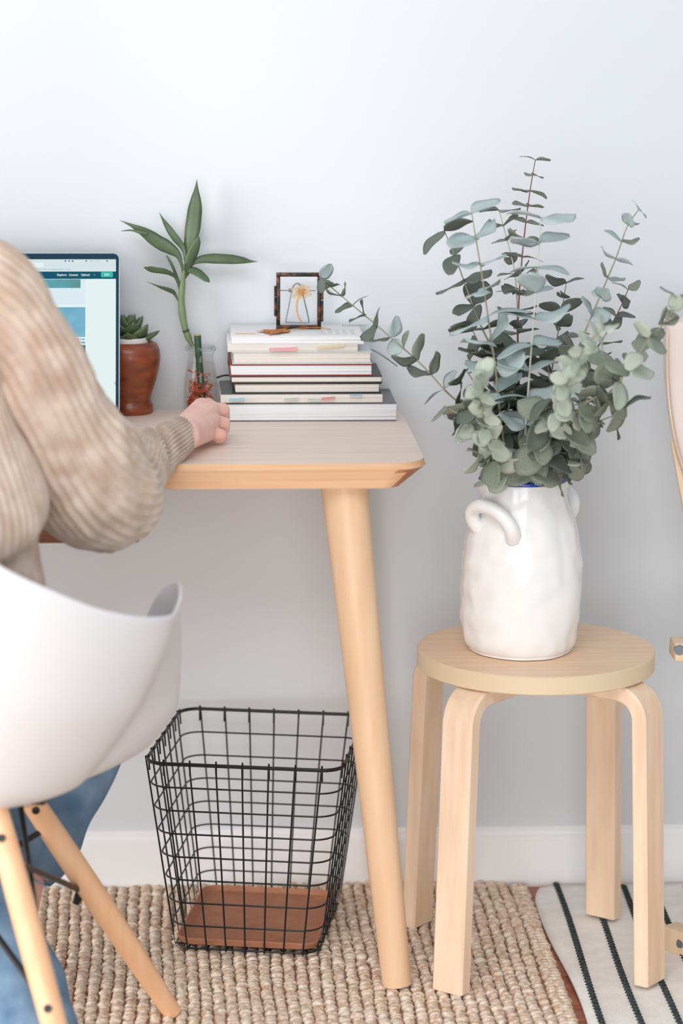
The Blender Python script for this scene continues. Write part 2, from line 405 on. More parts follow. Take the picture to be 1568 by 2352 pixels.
def tring(ins, z): return [bc+BR @ Vector((x, y, z)) for x, y in outline(-.099-ins, .099+ins, -.118-ins, .118+ins, .022, 6)]
ty.rings([tring(i, z) for i, z in prof])
o = ty.build('tray', m_tray, None, origin=(bc.x, bc.y, .0205)); tag(o, 'brown pressed-fibre tray lying in the bottom of the wire basket', 'tray')

# ------------------------------------------------------------------ shell chair
chc = Vector((-.272, -.735, 0)); CHA = -.255
def ch(x, y, z): v = rot2(CHA) @ Vector((x, y, 0)); return Vector((chc.x+v.x, chc.y+v.y, z))
chair = thing('shell_chair', 'white plastic shell armchair with splayed beech dowel legs', 'chair', (chc.x, chc.y, RG))
rimz = [(0, .432), (22, .432), (34, .455), (39, .50), (44, .585), (49, .613), (58, .632), (68, .640), (88, .630), (98, .632), (112, .645), (125, .666), (149, .726), (165, .79), (180, .81)]
rimr = [(0, .235), (22, .25), (34, .27), (39, .28), (44, .285), (49, .292), (58, .296), (68, .290), (88, .290), (98, .302), (112, .296), (131, .285), (149, .272), (180, .262)]
bowl = [(0, .45), (.06, .57), (.15, .635), (.26, .705), (.5, .84), (.8, .95), (1, 1)]
boxy = [(0, .62), (.05, .78), (.12, .90), (.3, 1.02), (.6, 1.03), (1, 1)]
sh = MB(); NA, NT = 120, 30; rs = []
def sm_tab(tab, a):
    return sum(interp(tab, abs(((a+d+180) % 360)-180)) for d in (-4, -2, 0, 2, 4))/5
for j in range(NT+1):
    t_ = j/NT; ringp = []
    for i in range(NA):
        deg = 360*i/NA; aa = abs(((deg+180) % 360)-180)
        rz = sm_tab(rimz, deg); rr = sm_tab(rimr, deg); z0 = .388
        low = min(1, max(0, (aa-26)/16)); bx_ = min(1, max(0, (84-aa)/26))
        if t_ < .3: h = 0; k0 = t_/.3
        else: h = ((t_-.3)/.7)**1.5; k0 = 1
        f_ = lerp(interp(bowl, h), interp(boxy, h), bx_)*k0
        z_w = z0+(rz-z0)*h
        r_ = lerp(rr*t_, rr*f_, low); z_ = lerp(z0+(rz-z0)*t_**2, z_w, low)
        ringp.append(ch(r_*math.sin(math.radians(deg)), r_*math.cos(math.radians(deg)), z_))
    rs.append(ringp)
sh.rings(rs[1:], cap=(True, False))
o = sh.build('shell', m_shell, chair, smooth='all')
md = o.modifiers.new('thick', 'SOLIDIFY'); md.thickness = .007; md.offset = -1
md = o.modifiers.new('round', 'BEVEL'); md.width = .003; md.segments = 2; md.limit_method = 'ANGLE'; md.angle_limit = 1.0
md = o.modifiers.new('sm', 'SMOOTH'); md.iterations = 4; md = o.modifiers.new('sub', 'SUBSURF'); md.levels = 1; md.render_levels = 1
tops = {}; feet = {}
for ix in (-1, 1):
    for iy in (-1, 1):
        tops[ix, iy] = ch(.105*ix, .10*iy, .375); feet[ix, iy] = ch(.235*ix, .228*iy, RG+.001)
feet[1, 1] = on(396, 2326, RG); tops[1, 1] = at(72, 1838, -.655)
tops[1, -1] = at(-12, 1850, -.842); feet[1, -1] = at(200, 2600, -1.0); feet[1, -1].z = RG+.001
for kx in tops:
    a, b = tops[kx], feet[kx]; pts = [a.lerp(b, k/10) for k in range(11)]
    lg = MB().tube(pts, [.0122+.0046*math.sin(PI*min(1, (k/10)*.75+.22)) for k in range(11)], 24).build('leg', m_beech, chair)
    d = (b-a).normalized(); side = d.cross(cF).normalized(); face = side.cross(d).normalized()
    if face.dot(cF) > 0: face = -face
    for tt in ((.02,) if kx == (1, 1) else (.10, .60)):
        c = a.lerp(b, tt)+face*.0152
        MB().tube([c-face*.004, c+face*.0022, c+face*.003], [.0052, .0052, .003], 12).build('bolt', m_black, lg)
T, Fe = tops, feet
rods = [(T[1, -1].lerp(Fe[1, -1], .60), T[-1, 1].lerp(Fe[-1, 1], .12)), (T[-1, -1].lerp(Fe[-1, -1], .60), T[1, 1].lerp(Fe[1, 1], .12)),
        (T[1, 1].lerp(Fe[1, 1], .42)+Vector((-.013, .004, 0)), T[1, -1].lerp(Fe[1, -1], .16)), (T[-1, 1].lerp(Fe[-1, 1], .42), T[-1, -1].lerp(Fe[-1, -1], .16)),
        (at(46, 1845, -.70), at(84, 2120, -.80))]
for a, b in rods: MB().tube([a, a.lerp(b, .5), b], .0042, 10).build('brace_rod', m_black, chair)
br = MB(); br.box((chc.x, chc.y, .379), (.24, .022, .012), rot2(CHA)); br.box((chc.x, chc.y, .379), (.022, .23, .012), rot2(CHA)); br.build('bracket', m_black, chair)
for dx, dy, dd in ((0, 0, 0),):
    a = T[1, 1].lerp(Fe[1, 1], .42); c = a+Vector((-.018, .0, -.004)); MB().tube([c+Vector((-.004, 0, -.012)), c+Vector((.002, 0, .002)), c+Vector((.010, 0, .006))], [.005, .007, .006], 12).build('brace_knuckle', m_black, chair)

# ------------------------------------------------------------------ person
def remesh(mb, name, mt, vox, it):
    o_ = mb.build('tmp', mt); r = o_.modifiers.new('r', 'REMESH'); r.mode = 'VOXEL'; r.voxel_size = vox
    s2 = o_.modifiers.new('s', 'SMOOTH'); s2.iterations = it; s2.factor = .5
    dg = bpy.context.evaluated_depsgraph_get(); me = bpy.data.meshes.new_from_object(o_.evaluated_get(dg))
    vs = [v.co.copy() for v in me.vertices]; fs = [tuple(p.vertices) for p in me.polygons]
    bpy.data.objects.remove(o_); bpy.data.meshes.remove(me); return vs, fs
person = thing('person', 'person in a beige ribbed sweater and blue jeans seated at the desk', 'person', (-.30, -.74, RG))
SHO = Vector((-.215, -.79, 1.0)); ELB = at(205, 1120, -.69); WR = Vector((.020, -.402, .784))
b1 = MB()
for a, b, ra, rb in [((-.30, -.76, .53), (-.33, -.79, .72), .125, .105), ((-.33, -.79, .72), (-.37, -.79, .97), .105, .115), ((-.45, -.75, .975), (-.27, -.79, .975), .05, .045),
                     ((-.37, -.78, 1.0), (-.372, -.765, 1.12), .055, .05), ((-.372, -.765, 1.21), (-.37, -.75, 1.27), .078, .086), ((-.37, -.735, 1.17), (-.368, -.70, 1.15), .055, .036),
                     ((-.356, -.662, 1.21), (-.352, -.648, 1.185), .010, .014), ((-.455, -.76, 1.21), (-.455, -.765, 1.19), .014, .010), ((-.288, -.785, 1.21), (-.288, -.79, 1.19), .014, .010),
                     (Vector((-.235, -.79, .96)), ELB, .034, .028), (ELB, WR, .028, .021),
                     ((-.50, -.74, .98), (-.53, -.66, .74), .045, .036), ((-.53, -.66, .74), (-.42, -.40, .79), .034, .022), ((-.42, -.40, .79), (-.38, -.33, .785), .02, .016),
                     ((-.25, -.69, .49), (-.135, -.50, .478), .06, .045), ((-.38, -.68, .49), (-.45, -.44, .48), .06, .048), (at(225, 1685, -.47), at(62, 1995, -.545), .04, .028), ((-.135, -.50, .478), at(225, 1685, -.47), .045, .04), (at(62, 1995, -.545), at(30, 2150, -.50), .03, .028), (at(30, 2150, -.50), at(-60, 2190, -.44), .03, .02),
                     ((-.45, -.44, .49), (-.18, -.80, .09), .052, .034), ((-.18, -.80, .09), (-.15, -.70, .055), .034, .03)]:
    b1.capsule(a, b, ra, rb)
v1, f1 = remesh(b1, 'b', m_skin, .009, 6)
hb = MB()
kn = {'i': at(463, 935, -.295), 'm': at(484, 942, -.305), 'r': at(486, 968, -.325), 'p': at(478, 994, -.345)}
hb.capsule(ELB.lerp(WR, .7), WR, .024, .0225)
hb.capsule(WR, kn['i'], .021, .0135); hb.capsule(WR, kn['m'], .0225, .0135); hb.capsule(WR+Vector((.004, -.008, -.002)), kn['r'], .022, .0135); hb.capsule(WR+Vector((.006, -.014, -.005)), kn['p'], .0195, .012)
hb.capsule(WR+Vector((.02, .03, -.008)), kn['r']+Vector((-.015, 0, -.012)), .018, .013)
fing = {'i': [at(478, 929, -.265), at(492, 936, -.245), at(496, 952, -.24)], 'm': [at(511, 942, -.29), at(514, 958, -.283), at(506, 968, -.283)],
        'r': [at(513, 973, -.313), at(514, 986, -.308), at(505, 993, -.31)], 'p': [at(507, 999, -.337), at(509, 1006, -.334), at(499, 1008, -.336)]}
rad = {'i': (.0118, .0098, .0085, .007), 'm': (.0122, .0104, .009, .0075), 'r': (.0118, .0100, .0085, .007), 'p': (.0106, .0088, .0078, .0066)}
for kf in 'imrp':
    pts = [kn[kf]]+[Vector(q) for q in fing[kf]]
    for a, b, ra, rb in zip(pts, pts[1:], rad[kf], rad[kf][1:]): hb.capsule(a, b, ra, rb)
th_ = [Vector((.028, -.37, .776)), Vector((.035, -.315, .768)), Vector((.052, -.275, .765)), Vector((.068, -.255, .762))]
for a, b, ra, rb in zip(th_, th_[1:], (.016, .0135, .011), (.0135, .011, .009)): hb.capsule(a, b, ra, rb)
v2, f2 = remesh(hb, 'h', m_skin, .0017, 5)
bd = MB(); bd.add(v1, f1); bd.add(v2, f2); bd.build('body', m_skin, person, smooth='all')
# face details and hair, mostly outside the frame
for ex in (-.402, -.338): MB().sphere((ex, -.678+(.012 if ex < -.37 else -.004), 1.225), (.013, .008, .008)).build('eye', m_dish, person)
hr = MB(); hr.sphere((-.372, -.775, 1.262), (.098, .10, .098), 20, 14); hr.sphere((-.375, -.85, 1.28), (.045, .045, .045), 14, 10); hr.build('hair', m_hair, person)

def station(A, B, Y, ratio=.9, axis=None):
    a = at(A[0], A[1], Y); b = at(B[0], B[1], Y); c = (a+b)/2; u = (b-a)/2; return c, u, ratio
def loft(mb, stn, nu, nper, disp=None, cap=(True, True), mi=0):
    C = spline([s[0] for s in stn], nper); U = spline([s[1] for s in stn], nper); Rr = [q.x for q in spline([Vector((s[2], 0, 0)) for s in stn], nper)]
    n = len(C); rings = []
    for i in range(n):
        T_ = (C[min(i+1, n-1)]-C[max(i-1, 0)]).normalized(); u = U[i]; r = u.length; ud = u.normalized()
        v = T_.cross(ud); v.normalize()
        ud = u.normalized()
        rg_ = []
        for k in range(nu):
            a = 2*PI*k/nu; p = C[i]+u*math.cos(a)+v*(r*Rr[i]*math.sin(a))
            nrm = (ud*math.cos(a)+v*math.sin(a)).normalized()
            if disp: p += nrm*disp(k/nu, i/(n-1), p)
            rg_.append(p)
        rings.append(rg_)
    mb.rings(rings, cap=cap, mi=mi)
NR = 34
def rib(u, v, p):
    f = .0015*math.cos(2*PI*NR*u)
    fold = .0075*noise.noise(Vector((p.x*16, p.y*16, p.z*13)))+.004*noise.noise(Vector((p.x*34, p.y*34+3, p.z*30)))
    env = min(1, v*6)
    if v > .87: env = .15
    return f*1.3+fold*env
sl = [station((-180, 770), (-20, 545), -.79, .8), station((-95, 850), (42, 578), -.785, .85), station((-40, 930), (104, 655), -.77, .9), station((-5, 1000), (152, 745), -.755, .95),
      station((28, 1072), (200, 832), -.735, 1), station((62, 1140), (248, 908), -.715, 1), station((98, 1195), (286, 962), -.695, 1), station((150, 1240), (312, 1000), -.67, .92),
      station((210, 1257), (326, 1018), -.645, .85), station((266, 1232), (330, 1015), -.62, .72), station((312, 1180), (330, 1005), -.59, .5), station((350, 1140), (336, 992), -.56, .42),
      station((374, 1112), (338, 978), -.535, .5), station((376, 1094), (362, 990), -.512, .40), station((386, 1080), (370, 975), -.487, .52), station((406, 1062), (386, 966), -.455, .66), station((432, 1038), (408, 958), -.418, .74)]
sw = MB(); loft(sw, sl, NR*6, 7, rib, cap=(True, True))
# torso of the sweater
def tor(cx, cy, z, rx, ry): return (Vector((cx, cy, z)), rot2(-.2) @ Vector((rx, 0, 0)), ry/rx)
def rib2(u, v, p): return .0014*math.cos(2*PI*70*u)+.012*noise.noise(Vector((p.x*9, p.y*9+5, p.z*14)))
tr = [tor(-.32, -.77, .50, .15, .13), tor(-.32, -.78, .60, .160, .14), tor(-.32, -.785, .66, .161, .14), tor(-.32, -.785, .718, .160, .14), tor(-.32, -.79, .742, .175, .157), tor(-.322, -.79, .775, .177, .157),
      tor(-.325, -.79, .82, .166, .145), tor(-.345, -.79, .88, .158, .135), tor(-.362, -.79, .97, .165, .125), tor(-.37, -.785, 1.03, .145, .10), tor(-.372, -.78, 1.075, .085, .075), tor(-.372, -.778, 1.10, .062, .06)]
loft(sw, tr, 420, 5, rib2)
ls = [(Vector((-.50, -.75, 1.0)), Vector((.06, 0, .02)), 1), (Vector((-.54, -.70, .86)), Vector((.062, 0, .02)), 1), (Vector((-.545, -.66, .75)), Vector((.065, 0, .03)), 1), (Vector((-.49, -.54, .79)), Vector((.03, 0, .045)), .9), (Vector((-.43, -.42, .80)), Vector((.02, 0, .03)), .9)]
loft(sw, ls, NR*4, 6, rib)
sw.build('sweater', m_sweat, person, smooth='all')
# jeans
jn = MB()
def jf(u, v, p): return .006*noise.noise(Vector((p.x*22, p.y*22, p.z*16)))
hip = [tor(-.31, -.75, .475, .10, .09), tor(-.31, -.755, .51, .125, .11), tor(-.315, -.765, .60, .135, .115)]
loft(jn, hip, 64, 5)
thr = [(Vector((-.25, -.70, .50)), Vector((.085, 0, 0)), .8), (Vector((-.17, -.61, .50)), Vector((.08, 0, 0)), .8), (Vector((-.115, -.53, .495)), Vector((.07, 0, .0)), .9)]
jn.capsule((-.25, -.69, .495), (-.135, -.50, .49), .066, .055, 32); jn.capsule((-.37, -.67, .495), (-.45, -.45, .49), .066, .058, 32)
rl = [station((160, 1600), (318, 1625), -.45, .7), station((118, 1680), (304, 1690), -.47, .7), station((60, 1765), (268, 1775), -.49, .7), station((20, 1845), (218, 1875), -.51, .7), station((4, 1905), (164, 1985), -.53, .7), station((0, 1950), (114, 2035), -.545, .7)]
loft(jn, rl, 64, 8, jf)
ll = [(Vector((-.445, -.47, .48)), Vector((.065, 0, .02)), .9), (Vector((-.36, -.56, .36)), Vector((.06, 0, .04)), .9), station((-150, 2010), (20, 1985), -.66, .9), station((-95, 2120), (66, 2070), -.70, .9), station((-70, 2220), (112, 2170), -.735, .9), station((-48, 2320), (150, 2258), -.77, .9), station((-45, 2420), (178, 2330), -.80, .9), station((-40, 2490), (186, 2395), -.82, .9)]
loft(jn, ll, 64, 8, jf)
jo = jn.build('jeans', m_jean, person, smooth='all')
hm = MB(); hm.tube([at(8+104*k/12+(-3*math.sin(PI*k/12)), 1940+80*k/12+6*math.sin(PI*k/12), -.588) for k in range(13)], .0022, 6)
hm.tube([at(2+104*k/12, 1957+80*k/12+6*math.sin(PI*k/12), -.592) for k in range(13)], .0018, 6); hm.build('hem_stitching', m_seam, jo)
#PART2
# ------------------------------------------------------------------ laptop
HY, HZ = -.135, .764; lap_r = -.0705; LW, LH = .349, .242
ltop = at(272, 580, -.058); ang = math.atan2(ltop.y-HY, ltop.z-HZ)
LH = math.hypot(ltop.y-HY, ltop.z-HZ)
lap = thing('laptop', 'open silver laptop showing a web page on its screen', 'laptop', (lap_r-LW/2, HY-.12, TZ))
def lidp(u, v, d):      # u from the right edge (m, leftwards), v up the lid, d out of the screen
    return Vector((lap_r-u+.0012*(v/LH), HY+v*math.sin(ang)-d*math.cos(ang), HZ+v*math.cos(ang)+d*math.sin(ang)))
def lidbox(u0, u1, v0, v1, d0, d1, r=0, n=6):
    mb = MB(); P = outline(u0, u1, v0, v1, r, n) if r else [(u1, v1), (u0, v1), (u0, v0), (u1, v0)]
    mb.rings([[lidp(u, v, d) for u, v in P] for d in (d0, d1)]); return mb
MB_ = lidbox(0, LW, 0, LH, -.006, 0, .009); lid = MB_.build('lid', m_alu, lap)
lidbox(.0016, LW-.0016, .0016, LH-.0016, -.0005, .0005, .008).build('bezel', m_bezel, lid)
m_scr = emit('screen_page', S(226, 240, 240), 1.0); m_nav = emit('screen_nav', S(14, 84, 106), 1.0); m_bar = emit('screen_bar', S(212, 226, 230), 1.0)
m_join = emit('screen_button', S(58, 190, 170), 1.0); m_txt = emit('screen_text', S(232, 244, 246), 1.05); m_dim = emit('screen_dim', S(150, 176, 186), 1.0); m_ico = emit('screen_icon', S(30, 92, 112), 1.0)
m_side = emit('screen_panel', S(218, 233, 240), 1.0)
mt, nt, b_ = nodes('screen_photo'); b_.inputs['Base Color'].default_value = (0, 0, 0, 1); b_.inputs['Emission Strength'].default_value = 1.0
tc = nt.nodes.new('ShaderNodeTexCoord'); nz = nt.nodes.new('ShaderNodeTexNoise'); nz.inputs['Scale'].default_value = 30; cr = nt.nodes.new('ShaderNodeValToRGB')
cr.color_ramp.elements[0].color = S(78, 150, 180); cr.color_ramp.elements[1].color = S(112, 176, 200); cr.color_ramp.elements[0].position = .3; cr.color_ramp.elements[1].position = .7
nt.links.new(tc.outputs['Object'], nz.inputs[0]); nt.links.new(nz.outputs[0], cr.inputs[0]); nt.links.new(cr.outputs[0], b_.inputs['Emission Color']); m_photo = mt
mt2 = mt.copy(); mt2.name = 'screen_photo_green'; e2 = [n for n in mt2.node_tree.nodes if n.type == 'VALTORGB'][0].color_ramp.elements
e2[0].color = S(70, 120, 110); e2[1].color = S(60, 165, 185)
def lp(px, py):          # pixel on the lid plane -> (u, v)
    n = Vector((0, -math.cos(ang), math.sin(ang))); r = ray(px, py); q = CAM+r*((lidp(0, 0, 0)-CAM).dot(n)/r.dot(n))
    v = (q.y-HY)*math.sin(ang)+(q.z-HZ)*math.cos(ang); return lap_r-q.x+.0012*v/LH, v
scr_u = lp(266, 700)[0]; vt = lp(200, 596)[1]
def sbox(name, u0, u1, v0, v1, mt_, d, par=lid, r=0): return lidbox(u0, u1, v0, v1, d-.0002, d, r).build(name, mt_, par)
screen = sbox('screen', scr_u, LW-scr_u, .012, vt, m_scr, .0008)
vb = lp(200, 624)[1]; vn = lp(200, 641)[1]
sbox('menu_bar', scr_u, LW-scr_u, vb, vt, m_bar, .0011, screen)
sbox('address_field', lp(100, 607)[0], .2, lp(100, 614)[1], lp(100, 604)[1], m_scr, .0013, screen)
sbox('nav_bar', scr_u, LW-scr_u, vn, vb, m_nav, .0012, screen)
for nm, (xa, ya), (xb, yb), mm, dd in (('join_button', (259, 625), (232, 637), m_join, .0015), ('header_photo', (185, 642), (60, 662), mt2, .0012), ('photo', (196, 706), (40, 812), m_photo, .0013), ('page_panel', (196, 641), (20, 700), m_side, .0010), ('scroll_bar', (265, 877), (263, 884), m_dim, .0013)):
    ua, va = lp(xa, ya); ub, vb_ = lp(xb, yb); sbox(nm, ua, ub, vb_, va, mm, dd, screen, .0008 if nm == 'join_button' else 0)
def text(s, px, py, size, mt_, align='CENTER', bold=.00015):
    c = bpy.data.curves.new('t', 'FONT'); c.body = s; c.size = size; c.align_x = align; c.align_y = 'CENTER'; c.offset = bold*size/.01; c.resolution_u = 2
    o_ = bpy.data.objects.new('t', c); COL.objects.link(o_); dg = bpy.context.evaluated_depsgraph_get()
    me = bpy.data.meshes.new_from_object(o_.evaluated_get(dg)); u, v = lp(px, py); mb = MB()
    mb.add([lidp(u-q.co.x, v+q.co.y, .0018) for q in me.vertices], [tuple(p.vertices) for p in me.polygons])
    bpy.data.objects.remove(o_); bpy.data.curves.remove(c); bpy.data.meshes.remove(me)
    x = mb.build('lettering', mt_, screen, smooth=False); x['kind'] = 'stuff'; return x
for s_t, px in (('Explore', 142), ('License', 169), ('Upload', 196), ('...', 217)): text(s_t, px, 632 if s_t != '...' else 630, .0044, m_txt)
text('Join', 245.5, 631, .0044, m_txt); text('Tue 12:10', 217, 600, .0036, m_dim, bold=0)
for xa_, xb_ in ((84, 96), (98, 108), (110, 114), (116, 146), (149, 153), (155, 162)):
    u, v = lp(xb_, 619); sbox('tab_title', u, lp(xa_, 619)[0], v-.0004, v+.0004, m_dim, .0014, screen)
for px in (150, 159, 167, 198, 246):
    u, v = lp(px, 600); sbox('menu_icon', u-.0011, u+.0011, v-.0011, v+.0011, m_ico, .0015, screen, .001)
ks = MB()
ua, va = lp(196, 774); ub, vb_ = lp(150, 792)
for (x0, y0, x1, y1) in ((150, 776, 196, 776), (150, 783, 196, 783), (150, 791, 196, 791)): ks.tube([lidp(*lp(x0, y0), .0016), lidp(*lp(x1, y1), .0016)], .0010, 5)
for k in range(8): x = 152+k*6; ks.tube([lidp(*lp(x, 776), .0016), lidp(*lp(x+(5 if k % 2 else -4), 791), .0016)], .0005, 5)
x = ks.build('photo_railing', m_txt, screen); x['kind'] = 'stuff'
sbox('photo_foreground', *[lp(196, 812)[0], lp(60, 812)[0], lp(196, 812)[1], lp(196, 793)[1]], m_ico, .0016, screen)
bs = MB(); bs.rings([[Vector((lap_r-LW/2+x, HY-.122+y, z)) for x, y in outline(-LW/2, LW/2, -.12, .12, .009, 6)] for z in (TZ+.0005, TZ+.010)]); bs.build('base', m_alu, lap)
MB().box((lap_r-LW/2, HY-.075, TZ+.0106), (LW*.82, .105, .001), bev=.0003).build('keyboard', m_covk, lap)
MB().box((lap_r-LW/2, HY-.185, TZ+.0104), (LW*.36, .085, .0006), bev=.0002).build('trackpad', m_covg, lap)
MB().tube([Vector((lap_r-.03, HY+.001, HZ)), Vector((lap_r-LW+.03, HY+.001, HZ))], .004, 10).build('hinge', m_covk, lap)

# ------------------------------------------------------------------ succulent pot
pc = Vector((-.057, -.050, TZ))
pot = thing('wooden_pot', 'dark red-brown turned wooden pot behind the laptop screen', 'pot', pc)
MB().lathe([(.001, 0), (.033, 0), (.0345, .002), (.0345, .012), (.0318, .0155), (.0305, .0195), (.0335, .031), (.0395, .049), (.0440, .067), (.0455, .083), (.0445, .094), (.0405, .1025), (.034, .106), (.030, .105), (.028, .09), (.001, .09)], 56, pc).build('body', m_pot, pot)
dish = MB().lathe([(.001, .098), (.024, .098), (.0268, .1125), (.0283, .1125), (.0275, .100), (.027, .094), (.001, .094)], 48, pc).build('inner_pot', m_dish, pot); dish['label'] = 'white inner pot rim'
su = thing('succulent', 'small dark green succulent rosette in the wooden pot', 'plant', pc+Vector((0, 0, .1)))
MB().tube([pc+Vector((0, 0, .098)), pc+Vector((0, 0, .125))], [.006, .004], 10).build('stem', m_shoot, su)
MB().sphere(pc+Vector((0, 0, .100)), (.022, .022, .004), 16, 6).build('soil', m_covdk, su)
sl_ = MB(); nL = 10; rr_ = []
for k in range(nL+1):
    t = k/nL; wdt = .36*math.sin(PI*min(1, t*.93+.03))**.75*(1 if t < .55 else lerp(1, .30, (t-.55)/.45)) if k < nL else .01; tk = .13*math.sin(PI*min(1, t*.9+.06))**.6 if k < nL else .005
    cz = .22*t*t
    rr_.append([Vector((t, wdt*math.cos(a), cz+tk*math.sin(a)*(1 if math.sin(a) < 0 else .55))) for a in [2*PI*q/10 for q in range(10)]])
sl_.rings(rr_); slm = sl_.mesh('succulent_leaf', m_succ, smooth='all')
rs_ = random.Random(5)
for layer, (n, L, el, z) in enumerate(((7, .044, .22, .106), (6, .037, .55, .112), (5, .03, .9, .118), (4, .02, 1.2, .124))):
    for k in range(n):
        a = 2*PI*k/n+layer*.45+rs_.gauss(0, .1)+.2
        o = bpy.data.objects.new('leaf', slm); COL.objects.link(o); o.parent = su
        o.matrix_local = Matrix.Translation(Vector((0, 0, z-.1))) @ Matrix.Rotation(a, 4, 'Z') @ Matrix.Rotation(-el-rs_.gauss(0, .1), 4, 'Y') @ Matrix.Scale(L*rs_.uniform(.9, 1.1), 4)

# ------------------------------------------------------------------ bottle and bamboo
bo = Vector((.0475, -.047, TZ))
bt = thing('glass_bottle', 'small clear glass bottle of water on the desk beside the books', 'bottle', bo)
outp = [(.001, .0), (.0215, .0), (.0245, .003), (.025, .012), (.025, .035), (.0235, .055), (.0205, .07), (.0182, .08), (.018, .086), (.0205, .089), (.0222, .093), (.0222, .097), (.0205, .0995)]
inp = [(.0188, .0985), (.0162, .088), (.0165, .079), (.019, .069), (.022, .054), (.0236, .034), (.0236, .012), (.022, .005), (.001, .0045)]
MB().lathe(outp+[(.0188, .0985), (.0170, .0920)], 56, bo, cap=(True, False)).build('glass', m_bglass, bt)
MB().tube([bo+Vector((.0203*math.cos(2*PI*k/40), .0203*math.sin(2*PI*k/40), .0945)) for k in range(40)], .0028, 12, closed=True).build('rim', m_bglass, bt)
wat = MB().lathe([(.001, .0052), (.0215, .0055), (.0232, .012), (.0232, .034), (.0216, .054), (.0186, .069), (.0174, .0735), (.001, .0735)], 48, bo).build('water', m_water, bt)
bam = thing('bamboo_plant', 'lucky bamboo cutting with long green leaves standing in the glass bottle', 'plant', bo+Vector((0, 0, .006)))
BY = -.047
ca = [at(453.5, 770, BY), at(456, 815, BY), at(460, 865, BY), at(464, 915, BY)]
cn = MB().tube(spline(ca, 6), .0052, 18).build('cane', m_cane, bam)
MB().tube([ca[0]+Vector((0, 0, -.0005)), ca[0]+Vector((0, 0, .0008))], .0050, 18).build('cut_end', m_cut, cn)
sp = [at(443, 795, BY), at(437, 786, BY), at(430, 768, BY), at(424, 750, BY), at(419, 722, BY), at(416.5, 692, BY), at(418, 667, BY), at(421, 636, BY), at(425, 606, BY)]
SP = spline(sp, 6); n_ = len(SP)
MB().tube(SP, [interp([(0, .0030), (.3, .0046), (.5, .0052), (.62, .0052), (.8, .0045), (1, .0016)], i/(n_-1)) for i in range(n_)], 14).build('shoot', m_shoot, bam)
for i0, i1, rr0, mm in ((14, 16, .0054, m_cane), (8, 14, .0052, m_shoot), (22, 28, .0058, m_shoot)):
    MB().tube(SP[i0:i1+1], [rr0-.0006*abs(2*q/(i1-i0)-1) for q in range(i1-i0+1)], 14).build('sheath', mm, bam)
def blade(pts, wpx, Ys=None, dy=0, name='leaf', prof=None, twist=.35, mt_=None):
    n = len(pts); P = [at(x, y, BY+dy*(i/(n-1))**1.4) for i, (x, y) in enumerate(pts)]; C = spline(P, 7); N = len(C); rows = []
    for i in range(N):
        t = i/(N-1); T_ = (C[min(i+1, N-1)]-C[max(i-1, 0)]).normalized(); s_ = T_.cross(cF).normalized(); nn = s_.cross(T_).normalized()
        sd = (s_*math.cos(twist)+nn*math.sin(twist)); nr = sd.cross(T_)
        hw = wpx*1.2/1560/2*interp(prof or [(0, .16), (.1, .26), (.26, .70), (.42, 1), (.58, .92), (.72, .58), (.84, .26), (.93, .09), (1, .01)], t)
        rows.append([C[i]+sd*hw*q+nr*hw*.28*abs(q)**1.3 for q in (-1, -.5, 0, .5, 1)])
    mb = MB(); vs = [p for r in rows for p in r]; fs = [(5*k+i, 5*k+i+1, 5*k+i+6, 5*k+i+5) for k in range(N-1) for i in range(4)]; mb.add(vs, fs)
    o_ = mb.build(name, mt_ or m_blade, bam, smooth='all'); md_ = o_.modifiers.new('t', 'SOLIDIFY'); md_.thickness = .0005; return o_
blade([(427, 612), (430, 585), (440, 530), (447, 475), (450, 440), (452, 412)], 31, dy=.01, twist=.2)
blade([(419, 618), (409, 588), (390, 572), (362, 556), (332, 535), (304, 519), (275, 506)], 27, dy=.015, twist=.3)
blade([(338, 538), (318, 533), (300, 529), (277, 531)], 9, dy=.01, prof=[(0, .9), (.4, .6), (.8, .3), (1, .05)])
blade([(427, 606), (420, 572), (396, 540), (377, 510), (365, 487)], 16, dy=.012, twist=.5)
blade([(427, 634), (437, 598), (449, 567), (457, 543)], 21, dy=-.015, prof=[(0, .35), (.25, .85), (.5, 1), (.75, .75), (1, .03)], twist=-.4)
blade([(429, 626), (444, 603), (470, 594), (512, 594), (553, 597), (575, 600), (592, 601)], 20, dy=.01, twist=.1)
blade([(428, 622), (438, 619), (451, 623), (466, 634), (481, 648)], 17, dy=-.03, prof=[(0, .3), (.3, .9), (.6, 1), (.85, .75), (1, .1)], twist=.4)
blade([(415, 668), (405, 640), (392, 629), (374, 623), (352, 620), (330, 614)], 13, dy=-.02, twist=.5, prof=[(0, .5), (.3, .55), (.6, .9), (.85, .9), (1, .05)])
blade([(414, 662), (404, 632), (394, 608), (382, 587)], 6, dy=.004, prof=[(0, 1), (.7, 1), (1, .6)])
blade([(412, 698), (402, 677), (392, 668), (367, 659), (338, 647)], 9, dy=-.02, twist=.4)
blade([(424, 640), (421, 622), (424, 604)], 10, dy=-.006, prof=[(0, .8), (.5, 1), (1, .1)])
rt = random.Random(11)
for k in range(26):
    a = rt.uniform(0, 2*PI); z = rt.uniform(.008, .05); pts = [ca[2].lerp(ca[3], rt.random())]
    for q in range(1, 7):
        a += rt.gauss(.7, .5); r_ = rt.uniform(.008, .0205); z = min(.062, max(.007, z+rt.gauss(-.002, .008)))
        pts.append(bo+Vector((r_*math.cos(a), r_*math.sin(a), z)))
    MB().tube(spline(pts, 5), rt.uniform(.0004, .0010), 6).build('root', m_root, bam)

